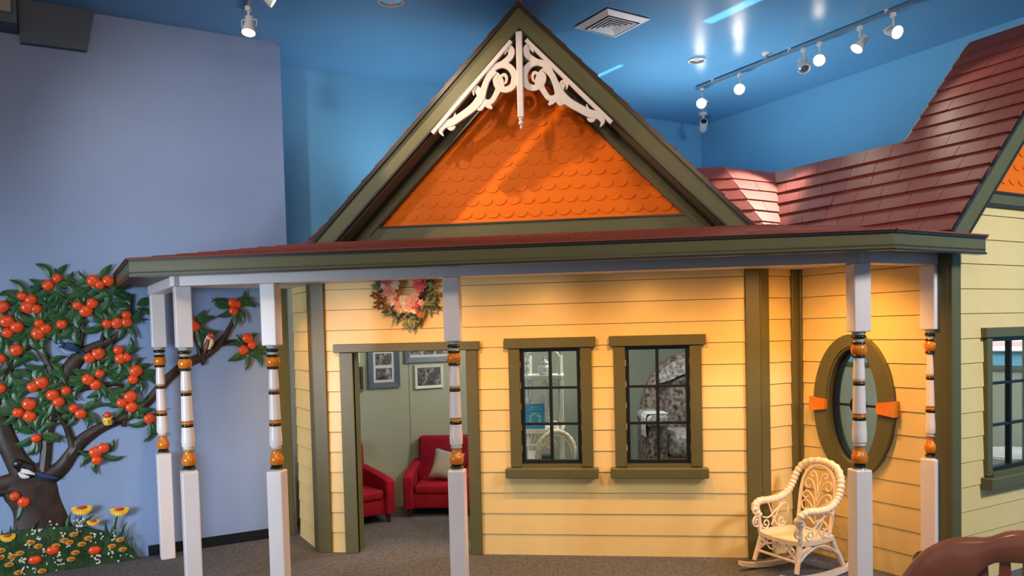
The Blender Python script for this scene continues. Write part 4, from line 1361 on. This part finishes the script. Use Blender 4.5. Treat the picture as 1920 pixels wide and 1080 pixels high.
def roll(path, r, twist=26, n=12):
    """wrapped wicker roll: a tube whose radius swells at every turn of the binding"""
    q = smooth_curve(path, 10)
    rs = [r * (1 + .13 * math.cos(i * PI / 2)) for i in range(len(q))]
    return MB().tube(q, rs, n)


arm_path = [(-.155, -.145, .325), (-.163, -.168, .375), (-.170, -.12, .405), (-.176, -.04, .402), (-.176, .05, .41), (-.170, .115, .445), (-.165, .15, .495), (-.152, .175, .56), (-.105, .195, .622), (0, .205, .645)]
full = arm_path + [(-p[0], p[1], p[2]) for p in arm_path[-2::-1]]
obj('arm_and_back_roll', roll(full, .021), M['wicker'], rc, FRK, smooth=True)


def bk_(x, z):           # a point on the leaning plane of the back
    return (x, .125 + (z - .23) * .19, z)


inner = [bk_(-.112, .235), bk_(-.115, .34), bk_(-.118, .45), bk_(-.105, .54), bk_(-.06, .60), bk_(0, .618), bk_(.06, .60), bk_(.105, .54), bk_(.118, .45), bk_(.115, .34), bk_(.112, .235)]
obj('back_hoop', MB().tube(smooth_curve(inner, 6), .011, 8), M['wicker'], rc, FRK, smooth=True)


def curl(cx, cz, r, a0, turns, n=22, sgn=1, shrink=.75):
    return [(cx + r * (1 - shrink * i / n) * math.cos(a0 + sgn * 2 * PI * turns * i / n), cz + r * (1 - shrink * i / n) * math.sin(a0 + sgn * 2 * PI * turns * i / n)) for i in range(n + 1)]


def hs(pts):              # scroll drawn on the back
    return [bk_(x, z) for x, z in pts]


for sx in (-1, 1):
    def mx(p): return [(sx * x, z) for x, z in p]
    for pts in (smooth_curve([(0, .30), (.02, .36), (.07, .40), (.10, .38), (.085, .345), (.05, .355)], 5),
                smooth_curve([(0, .34), (.025, .42), (.075, .455), (.10, .43), (.08, .41), (.06, .425)], 5),
                smooth_curve([(0, .40), (.02, .47), (.045, .52), (.085, .525), (.09, .49), (.065, .475), (.055, .495)], 5),
                smooth_curve([(0, .45), (.01, .52), (.025, .565), (.05, .575), (.055, .55), (.035, .545)], 5),
                smooth_curve([(0, .27), (.04, .30), (.085, .285), (.09, .255), (.065, .255)], 5)):
        obj('back_scroll', MB().tube(hs(mx(pts)), .0052, 6), M['wicker'], rc, FRK, smooth=True)
    # arm front post, scrolls under the arm
    obj('arm_post', MB().tube([(sx * .145, -.145, .225), (sx * .150, -.150, .32), (sx * .158, -.155, .385)], [.014, .012, .015], 10), M['wicker'], rc, FRK, smooth=True)
    for cy, cz, r, a0 in ((-.165, .285, .036, PI / 2), (-.178, .352, .028, -PI / 2)):
        obj('arm_scroll', MB().tube([(sx * .150, cy + y, z) for y, z in curl(0, cz, r, a0, 1.4)], .0065, 6), M['wicker'], rc, FRK, smooth=True)
    for pts in (curl(-.085, .265, .034, PI, 1.3), curl(.045, .265, .034, 0, 1.3, sgn=-1), smooth_curve([(-.115, .31), (-.06, .30), (0, .34), (.07, .375), (.10, .345), (.09, .30)], 5), smooth_curve([(-.06, .385), (-.03, .31), (0, .255), (.03, .235)], 5), smooth_curve([(.04, .385), (0, .31), (-.04, .25)], 5)):
        obj('arm_scroll', MB().tube([(sx * .158, y, z) for y, z in pts], .005, 6), M['wicker'], rc, FRK, smooth=True)
    # legs, side arch and rocker
    obj('leg', MB().tube([(sx * .135, -.14, .21), (sx * .152, -.185, .055)], [.017, .014], 10), M['wicker'], rc, FRK, smooth=True)
    obj('leg', MB().tube([(sx * .128, .12, .21), (sx * .152, .185, .055)], [.017, .014], 10), M['wicker'], rc, FRK, smooth=True)
    obj('side_arch', MB().tube([(sx * .147, y, z) for y, z in smooth_curve([(-.165, .11), (-.09, .165), (0, .19), (.09, .165), (.165, .11)], 6)], .008, 8), M['wicker'], rc, FRK, smooth=True)
    rp = [(-.30, .052), (-.22, .030), (-.11, .017), (0, .0135), (.11, .017), (.22, .034), (.31, .070)]
    q = smooth_curve(rp, 5)
    m = MB()
    vs = []
    for y, z in q:
        for dx, dz in ((-.016, -.0135), (.016, -.0135), (.016, .0135), (-.016, .0135)):
            vs.append((sx * .153 + dx, y, z + dz))
    fs = [(0, 1, 2, 3), tuple((len(q) - 1) * 4 + k for k in (3, 2, 1, 0))]
    for i in range(len(q) - 1):
        for k in range(4):
            fs.append((i * 4 + k, i * 4 + (k + 1) % 4, i * 4 + 4 + (k + 1) % 4, i * 4 + 4 + k))
    obj('rocker', m.add(vs, fs), M['wicker'], rc, FRK)
    obj('apron_scroll', MB().tube([(sx * x, -.165, z) for x, z in smooth_curve([(.0, .20), (.02, .155), (.055, .15), (.075, .18), (.06, .205)], 5)], .0055, 6), M['wicker'], rc, FRK, smooth=True)
    obj('apron_scroll', MB().tube([(sx * x, -.168, z) for x, z in curl(.105, .175, .026, PI / 2, 1.4)], .0055, 6), M['wicker'], rc, FRK, smooth=True)
for y, z in ((-.168, .115), (.165, .12)):
    obj('stretcher', MB().tube([(-.145, y, z), (.145, y, z)], .009, 8), M['wicker'], rc, FRK, smooth=True)
obj('front_arch', MB().tube([(x, -.166, z) for x, z in smooth_curve([(-.145, .115), (-.08, .17), (0, .188), (.08, .17), (.145, .115)], 6)], .007, 8), M['wicker'], rc, FRK, smooth=True)

# ------------------------------------------------------------------ varnished wooden chair in the right foreground
WCX, WCY, WROT = 1.10, 2.30, R(152)
FW = frame(WCX, WCY, WROT)
wc = empty('wooden_chair', (WCX, WCY, 0), WROT, label='glossy red brown wooden chair with curved crest rail in bottom right corner', cat='chair')
cr_lo = [(-.285, .77), (-.21, .835), (-.165, .862), (-.14, .855), (-.09, .915), (-.04, .928), (0, .93)]
cr_hi = [(-.325, .835), (-.27, .915), (-.20, .968), (-.14, .985), (-.095, .993), (-.045, 1.018), (0, 1.024)]
lo_ = smooth_curve(cr_lo, 5)
hi_ = smooth_curve(cr_hi, 5)
lo_ = lo_ + [(-x, z) for x, z in lo_[-2::-1]]
hi_ = hi_ + [(-x, z) for x, z in hi_[-2::-1]]
kk = 40
def samp(c, t):
    i = t * (len(c) - 1)
    a = min(int(i), len(c) - 2)
    f_ = i - a
    return (c[a][0] * (1 - f_) + c[a + 1][0] * f_, c[a][1] * (1 - f_) + c[a + 1][1] * f_)
vs, fs = [], []
pr = [(0, .0), (.04, -.012), (.25, -.019), (.55, -.021), (.85, -.017), (.97, -.008), (1, .002), (.96, .012), (.6, .018), (.2, .016), (.04, .010)]
for i in range(kk + 1):
    a, b = samp(lo_, i / kk), samp(hi_, i / kk)
    for h, y in pr:
        x, z = a[0] + (b[0] - a[0]) * h, a[1] + (b[1] - a[1]) * h
        vs.append((x, -y - .55 * x * x, z))
npf = len(pr)
for i in range(kk):
    for k in range(npf):
        fs.append((i * npf + k, i * npf + (k + 1) % npf, (i + 1) * npf + (k + 1) % npf, (i + 1) * npf + k))
fs += [tuple(range(npf)), tuple(kk * npf + k for k in range(npf - 1, -1, -1))]
obj('crest_rail', MB().add(vs, fs), M['chair_wood'], wc, FW, smooth=True)
for i in range(7):
    x = -.165 + i * .055
    zt = samp(lo_, (x + .30) / .60)[1] + .012
    y = -.55 * x * x
    m = MB()
    q = smooth_curve([(x * .9, .0 - .06, .455), (x * .97, y - .03, .62), (x, y - .012, .78), (x, y, zt)], 4)
    vs = []
    for p in q:
        w_ = .012 + .008 * math.sin(PI * (p[2] - .45) / .5)
        for dx, dy in ((-w_, -.006), (w_, -.006), (w_, .006), (-w_, .006)):
            vs.append((p[0] + dx, p[1] + dy, p[2]))
    fs = [(0, 1, 2, 3), tuple((len(q) - 1) * 4 + k for k in (3, 2, 1, 0))]
    for j in range(len(q) - 1):
        for k in range(4):
            fs.append((j * 4 + k, j * 4 + (k + 1) % 4, j * 4 + 4 + (k + 1) % 4, j * 4 + 4 + k))
    obj('back_slat', m.add(vs, fs), M['chair_wood'], wc, FW)
for sx in (-1, 1):
    obj('back_post', MB().tube([(sx * .215, -.04, .45), (sx * .245, -.03, .65), (sx * .285, -.045, .83)], [.02, .017, .021], 12), M['chair_wood'], wc, FW, smooth=True)
    for yb in (-.03, -.41):
        obj('leg', MB().tube([(sx * .175, yb, .43), (sx * .195, yb, .25), (sx * (.215), yb + (.04 if yb > -.1 else -.04), 0)], [.02, .024, .015], 12), M['chair_wood'], wc, FW, smooth=True)
    obj('arm', MB().tube(smooth_curve([(sx * .262, -.03, .70), (sx * .29, -.2, .725), (sx * .32, -.40, .755), (sx * .33, -.49, .768), (sx * .335, -.525, .765)], 5), [x[0] for x in smooth_curve([(.018,), (.02,), (.024,), (.034,), (.012,)], 5)], 12), M['chair_dark'], wc, FW, smooth=True, label='rounded arm coloured dark as in shadow')  # arm colour darkened to stand for shadow on the chair's wood
    obj('arm_support', MB().tube([(sx * .235, -.36, .45), (sx * .315, -.40, .74)], .016, 10), M['chair_wood'], wc, FW, smooth=True)
obj('seat', MB().zprism([(-.20, .02), (-.245, -.2), (-.235, -.43), (0, -.47), (.235, -.43), (.245, -.2), (.20, .02)], .42, .455), M['chair_wood'], wc, FW)
for y in (-.04, -.40):
    obj('stretcher', MB().tube([(-.19, y, .2), (.19, y, .2)], .011, 8), M['chair_wood'], wc, FW, smooth=True)

# ------------------------------------------------------------------ two crimson armchairs and a cushion inside
def armchair(loc, rz, label):
    T = frame(loc[0], loc[1], rz)
    t = empty('armchair', (loc[0], loc[1], 0), rz, label=label, cat='armchair', group='crimson armchairs')
    rf = M['red_fabric']
    obj('base_frame', MB().bbox(-.27, .27, -.26, .22, .075, .205, .012, 2), rf, t, T, smooth=True)
    obj('seat_cushion', MB().bbox(-.215, .215, -.275, .14, .2, .285, .025, 3), rf, t, T, smooth=True)
    lean = Matrix.Translation((0, .16, .2)) @ Matrix.Rotation(R(-5), 4, 'X')
    obj('backrest', MB().bbox(-.25, .25, -.05, .07, .0, .46, .04, 3, T=lean), rf, t, T, smooth=True)
    for s in (-1, 1):
        a = MB()
        poly = [(-.285, .075), (.22, .075), (.23, .44), (.10, .425), (-.1, .40), (-.26, .375), (-.295, .35), (-.30, .28)]
        n = len(poly)
        x0, x1 = (.225, .31) if s > 0 else (-.31, -.225)
        ins = .012
        vs = []
        for xx, k in ((x0, 1), (x0 + ins, 0), (x1 - ins, 0), (x1, 1)):
            for y, z in poly:
                cy, cz = -.03, .25
                f_ = 1 - .05 * k
                vs.append((xx, cy + (y - cy) * f_, cz + (z - cz) * f_))
        fs = [tuple(range(n)), tuple(range(4 * n - 1, 3 * n - 1, -1))]
        for L in range(3):
            for i in range(n):
                fs.append((L * n + i, L * n + (i + 1) % n, (L + 1) * n + (i + 1) % n, (L + 1) * n + i))
        obj('armrest', a.add(vs, fs), rf, t, T, smooth=True)
        for y in (-.24, .19):
            obj('leg', MB().tube([(s * .26, y, .08), (s * .265, y + (-.01 if y < 0 else .01), 0)], [.026, .016], 10), M['wood_leg'], t, T, smooth=True)
    return t


armchair((-2.345, 6.49), R(45), 'crimson armchair half hidden behind the left door jamb')
armchair((-1.60, 6.95), R(4), 'crimson armchair behind the porch post holding a grey cushion')
cu = MB()
vs, fs, K = [], [], 12
for s in (-1, 1):
    for i in range(K + 1):
        for j in range(K + 1):
            a, b = -1 + 2 * i / K, -1 + 2 * j / K
            th = .05 * ((1 - a ** 4) * (1 - b ** 4)) ** .6
            pinch = 1 - .10 * (1 - a * a) * (abs(b) ** 4)
            pinch2 = 1 - .10 * (1 - b * b) * (abs(a) ** 4)
            vs.append((a * .135 * pinch2, s * th, b * .135 * pinch))
for s in range(2):
    o_ = s * (K + 1) ** 2
    for i in range(K):
        for j in range(K):
            fs.append((o_ + i * (K + 1) + j, o_ + (i + 1) * (K + 1) + j, o_ + (i + 1) * (K + 1) + j + 1, o_ + i * (K + 1) + j + 1))
cu.add(vs, fs)
Tc = Matrix.Translation((-1.545, 6.875, .425)) @ Matrix.Rotation(R(10), 4, 'Z') @ Matrix.Rotation(R(-18), 4, 'X') @ Matrix.Rotation(R(14), 4, 'Y')
obj('cushion', cu, M['grey_fabric'], None, Tc, smooth=True, label='pale grey square cushion leaning in the crimson armchair', cat='cushion')

# ------------------------------------------------------------------ pictures on the panelled back wall
def picture(u0, u1, z0, z1, fw, fm, label, photos, mount=True):
    p = empty('picture_frame', F_BACK @ Vector(((u0 + u1) / 2, -.075, z0)), A, label=label, cat='picture', group='framed photographs inside the doorway')
    m = MB()
    y0, y1 = -.088, -.061
    o_ = [(u0, z0), (u1, z0), (u1, z1), (u0, z1)]
    i_ = [(u0 + fw, z0 + fw), (u1 - fw, z0 + fw), (u1 - fw, z1 - fw), (u0 + fw, z1 - fw)]
    vs = [(x, y1, z) for x, z in o_] + [(x, y0, z) for x, z in o_] + [(x, y0 + .006, z) for x, z in i_] + [(x, y1, z) for x, z in i_]
    fs = []
    for k in range(4):
        j = (k + 1) % 4
        for L in range(3):
            fs.append((L * 4 + k, L * 4 + j, L * 4 + 4 + j, L * 4 + 4 + k))
    obj('frame', m.add(vs, fs), fm, p, F_BACK)
    if mount:
        obj('mount', MB().box(u0 + fw, u1 - fw, -.074, -.066, z0 + fw, z1 - fw), M['mount'], p, F_BACK)
    for k, (a, b, c, d) in enumerate(photos):
        obj('photograph', MB().box(a, b, -.077, -.073, c, d), M[('photo1', 'photo2', 'photo3')[(k + len(photos)) % 3]], p, F_BACK)


picture(-.862, -.558, 1.12, 1.72, .05, M['frame_blue'], 'tall slate blue frame with column of three photographs in doorway',
        [(-.787, -.632, 1.195, 1.30), (-.787, -.632, 1.33, 1.435), (-.787, -.632, 1.465, 1.57)])
picture(-.505, .02, 1.337, 1.70, .05, M['frame_blue'], 'wide slate blue frame with row of photographs at door top',
        [(-.445, -.33, 1.41, 1.60), (-.315, -.20, 1.41, 1.60), (-.185, -.06, 1.41, 1.60)])
picture(-.408, -.118, 1.092, 1.312, .026, M['frame_white'], 'off white frame with one group photograph beside the post', [(-.374, -.152, 1.124, 1.282)], False)
picture(-1.10, -.912, 1.10, 1.322, .022, M['frame_dark'], 'dark grey frame half hidden by the left door jamb', [(-1.07, -.94, 1.125, 1.297)], False)
picture(-1.12, -.938, 1.36, 1.60, .026, M['frame_white'], 'off white frame corner at top left of doorway', [(-1.09, -.966, 1.39, 1.57)], False)

# ------------------------------------------------------------------ wicker shelf with things on it, behind the first window
SX, SY = -.62, 6.42
FS = frame(SX, SY, 0)
sh = empty('wicker_shelf', (SX, SY, 0), 0, label='pale wicker shelf stand with curled brackets behind the left window', cat='shelf')
W = M['wicker_white']
for sx in (-.115, .145):
    for y in (-.12, .12):
        obj('shelf_post', MB().tube([(sx, y, 0), (sx, y, 1.40)], .013, 10), W, sh, FS, smooth=True)
for z in (.50, .802, 1.235):
    obj('shelf_board', MB().bbox(-.17, .165, -.14, .14, z - .012, z + .012, .005, 1), W, sh, FS)
for z in (.802, 1.235):
    obj('shelf_edge', MB().bbox(-.17, .165, -.152, -.14, z - .026, z + .014, .004, 1), W, sh, FS)
for cx, cz, r, a0, sg in ((.02, 1.165, .036, PI / 2, -1), (.0, 1.055, .036, PI / 2, -1), (-.07, 1.17, .03, PI / 2, 1), (.065, .69, .046, PI / 2, -1), (.1, 1.165, .03, PI / 2, -1)):
    obj('curled_bracket', MB().tube([(x, -.13, z) for x, z in curl(cx, cz, r, a0, 1.7, sgn=sg)], .0075, 6), W, sh, FS, smooth=True)
for cz in (1.36, 1.31, 1.04):
    obj('post_bead', MB().ball((-.115, -.12, cz), .024, .024, .036), W, sh, FS, smooth=True)
for i in range(6):
    x = -.14 + i * .03
    obj('fan_cane', MB().tube([(x, -.125, .69), (x + .03, -.125, .775)], .0045, 6), W, sh, FS)
obj('cane_rail', MB().tube([(-.15, -.125, .683), (.03, -.125, .683)], .012, 8), W, sh, FS)
for i in range(9):
    obj('cane_bead', MB().ball((.055, -.125, .86 + i * .036), .009, .009, .016, 8, 6), W, sh, FS, smooth=True)
obj('top_arch', MB().tube([(x, -.12, z) for x, z in smooth_curve([(-.115, 1.38), (-.10, 1.425), (-.04, 1.44), (.08, 1.44), (.13, 1.42), (.145, 1.38)], 5)], .009, 8), W, sh, FS, smooth=True)
# things on the shelf
b = empty('book', FS @ Vector((-.06, -.11, .815)), label='sky blue book with pale swirl cover standing on wicker shelf', cat='book')
obj('cover', MB().box(-.135, .02, -.135, -.105, .8145, 1.02), M['book_blue'], b, FS)
obj('pages', MB().box(-.13, .016, -.130, -.110, .817, 1.023), M['paper'], b, FS)
obj('cover_print', ring(MB(), -.057, .895, .03, .035, .05, .056, -.1375, -.1352, 28), M['book_green'], b, FS)
obj('cover_print', MB().box(-.115, .0, -.1375, -.1352, .972, .978).box(-.10, -.015, -.1375, -.1352, .988, .996), M['book_green'], b, FS)
j = empty('glass_jar', FS @ Vector((.022, -.06, 1.249)), label='silvery ornament jar on the top board of the wicker shelf', cat='jar')
obj('jar_body', MB().lathe(smooth_curve([(.04, 1.2485), (.052, 1.265), (.052, 1.31), (.038, 1.33), (.042, 1.34)], 4), 20, 0, FS @ Matrix.Translation((.022, -.06, 0))), M['mount'], j, smooth=True)
obj('jar_lid', MB().lathe(smooth_curve([(.044, 1.34), (.038, 1.355), (.018, 1.365), (.010, 1.375), (.012, 1.385), (.002, 1.39)], 4), 20, 0, FS @ Matrix.Translation((.022, -.06, 0))), M['chrome'], j, smooth=True)
c = empty('teacup', FS @ Vector((.085, -.08, .815)), label='small white cup beside the blue book on shelf', cat='cup')
obj('cup_body', MB().lathe(smooth_curve([(.02, .8145), (.028, .83), (.032, .868), (.028, .868), (.002, .824)], 3), 18, 0, FS @ Matrix.Translation((.085, -.08, 0)), caps=False), M['paper'], c, smooth=True)
obj('handle', MB().tube([FS @ Vector((.117 + .014 * math.sin(t), -.08, .843 + .016 * math.cos(t))) for t in [PI * i / 8 for i in range(9)]], .004, 6), M['paper'], c, smooth=True)
b2 = empty('card', FS @ Vector((-.09, -.12, .512)), label='small white card standing low on the wicker shelf', cat='card')
obj('card_front', MB().box(-.12, -.055, -.135, -.130, .513, .64), M['paper'], b2, FS)
obj('card_back', MB().box(-.12, -.055, -.115, -.110, .513, .635), M['paper'], b2, FS)
b3 = empty('box', FS @ Vector((.02, -.1, .512)), label='dark blue box lying low on the wicker shelf', cat='box')
obj('box_body', MB().bbox(-.04, .06, -.135, -.03, .513, .58, .003, 1), M['bird_blue'], b3, FS)
obj('box_lid', MB().bbox(-.044, .064, -.139, -.026, .58, .595, .003, 1), M['bird_blue'], b3, FS)
# wicker chair with the curved back beside the shelf
FC = frame(-.475, 6.0, R(10))
wk = empty('wicker_chair', (-.475, 6.0, 0), R(10), label='pale wicker chair with hoop shaped back behind the left window', cat='chair')
hoop = [(-.15, .10, .40), (-.155, .11, .60), (-.13, .12, .73), (-.06, .13, .80), (.02, .13, .815), (.10, .12, .77), (.14, .11, .68), (.125, .10, .55), (.10, .10, .40)]
obj('back_hoop', roll(hoop, .017), W, wk, FC, smooth=True)
obj('inner_hoop', MB().tube(smooth_curve([(p[0] * .84, p[1], p[2] - .03) for p in hoop], 6), .006, 6), W, wk, FC, smooth=True)
obj('seat', MB().zprism([(-.15, .12), (-.17, -.12), (-.10, -.22), (.10, -.22), (.15, -.12), (.12, .12)], .36, .39), W, wk, FC)
for x, y in ((-.13, .09), (.10, .09), (-.12, -.16), (.11, -.16)):
    obj('leg', MB().tube([(x, y, .36), (x * 1.1, y * 1.1, 0)], .015, 8), W, wk, FC, smooth=True)

# ------------------------------------------------------------------ big patterned recliner behind the second window
FRC = frame(.64, 7.2, R(8))
re = empty('recliner', (.64, 7.2, 0), R(8), label='large dark paisley wing recliner filling the right front window', cat='armchair')
pz, pl = M['paisley'], M['paisley_light']
lean = Matrix.Translation((0, .18, .42)) @ Matrix.Rotation(R(-8), 4, 'X')
def pillowpoly(pts, y0, y1, b, name, m, T):
    bm = bmesh.new()
    n = len(pts)
    v0 = [bm.verts.new((p[0], y0, p[1])) for p in pts]
    v1 = [bm.verts.new((p[0], y1, p[1])) for p in pts]
    bm.faces.new(v0)
    bm.faces.new(v1[::-1])
    for i in range(n):
        bm.faces.new((v0[i], v1[i], v1[(i + 1) % n], v0[(i + 1) % n]))
    bmesh.ops.recalc_face_normals(bm, faces=bm.faces)
    bmesh.ops.bevel(bm, geom=[e for e in bm.edges if not all(f in e.link_faces for f in ()) and abs(e.verts[0].co.y - e.verts[1].co.y) < 1e-5], offset=b, segments=3, profile=.5, affect='EDGES')
    bm.verts.index_update()
    mb = MB().add([T @ v.co for v in bm.verts], [tuple(v.index for v in f.verts) for f in bm.faces])
    bm.free()
    return obj(name, mb, m, re, FRC, smooth=True)
back = smooth_curve([(-.40, -.1), (-.42, .2), (-.40, .45), (-.34, .66), (-.22, .86), (-.05, .95), (.12, .96), (.28, .90), (.38, .76), (.42, .5), (.42, .2), (.40, -.1)], 4)
pillowpoly(back, .02, .20, .06, 'backrest', pz, lean)
pillowpoly(smooth_curve([(-.20, .10), (-.21, .40), (-.17, .62), (-.04, .72), (.10, .72), (.24, .62), (.28, .40), (.27, .10)], 4), -.09, .06, .05, 'back_cushion', pz, lean)
pillowpoly(smooth_curve([(-.30, .66), (-.16, .84), (.04, .90), (.22, .84), (.32, .70), (.22, .66), (.04, .76), (-.14, .70)], 3), -.06, .05, .025, 'head_cushion', pl, lean)
obj('seat_cushion', MB().bbox(-.30, .30, -.42, .16, .50, .70, .07, 4), pl, re, FRC, smooth=True)
obj('base_frame', MB().bbox(-.30, .30, -.38, .2, .06, .51, .03, 2), pz, re, FRC, smooth=True)
for s in (-1, 1):
    a = MB().bbox(s * .38 - .085, s * .38 + .085, -.42, .20, .06, .79, .05, 3)
    obj('armrest', a, pz, re, FRC, smooth=True)
    obj('arm_pad', MB().bbox(s * .38 - .10, s * .38 + .10, -.44, .16, .76, .87, .05, 4), pl, re, FRC, smooth=True)
obj('head_button', MB().box(-.30, -.24, .03, .05, .78, .86), M['chair_dark'], re, FRC)
tw_ = MB()
tb = [(-.29, .873), (-.47, .875), (-.487, .84), (-.489, .74), (-.484, .68)]
obj('folded_throw', MB().add([(x, y, z) for x, z in tb for y in (-.40, -.18)] + [(x + (.004 if i > 1 else 0), y, z + .006) for i, (x, z) in enumerate(tb) for y in (-.40, -.18)],
                             [(i * 2, i * 2 + 1, i * 2 + 3, i * 2 + 2) for i in range(4)] + [(10 + i * 2, 10 + i * 2 + 2, 10 + i * 2 + 3, 10 + i * 2 + 1) for i in range(4)] +
                             [(i * 2, i * 2 + 2, 12 + i * 2, 10 + i * 2) for i in range(4)] + [(i * 2 + 1, 11 + i * 2, 13 + i * 2, i * 2 + 3) for i in range(4)]), M['mount'], None, FRC,
    label='white cloth hanging over the recliner armrest', cat='cloth')

# ------------------------------------------------------------------ seen through the right wing window
sg = empty('lit_sign', F_RWALL @ Vector((3.35, -.03, 1.36)), label='small lit red and white panel seen through right wing window', cat='sign')
obj('sign_case', MB().box(3.08, 3.62, -.05, -.002, 1.35, 1.47), M['paper'], sg, F_RWALL)
obj('white_strip', MB().box(3.1, 3.6, -.056, -.05, 1.36, 1.385).box(3.1, 3.6, -.056, -.05, 1.435, 1.46), M['sign_white'], sg, F_RWALL)
obj('red_strip', MB().box(3.1, 3.6, -.056, -.05, 1.392, 1.428), M['sign_red'], sg, F_RWALL)
tb_ = empty('side_table', (2.95, 6.25, 0), label='small white round table seen through right wing window', cat='table')
T = Matrix.Translation((2.95, 6.25, 0))
obj('table_top', MB().lathe([(.28, .58), (.30, .59), (.30, .61), (.28, .62)], 32, 0, T), M['paper'], tb_, smooth=True)
obj('pedestal', MB().lathe(smooth_curve([(.16, 0), (.05, .04), (.03, .2), (.04, .4), (.06, .58)], 4), 20, 0, T), M['paper'], tb_, smooth=True)
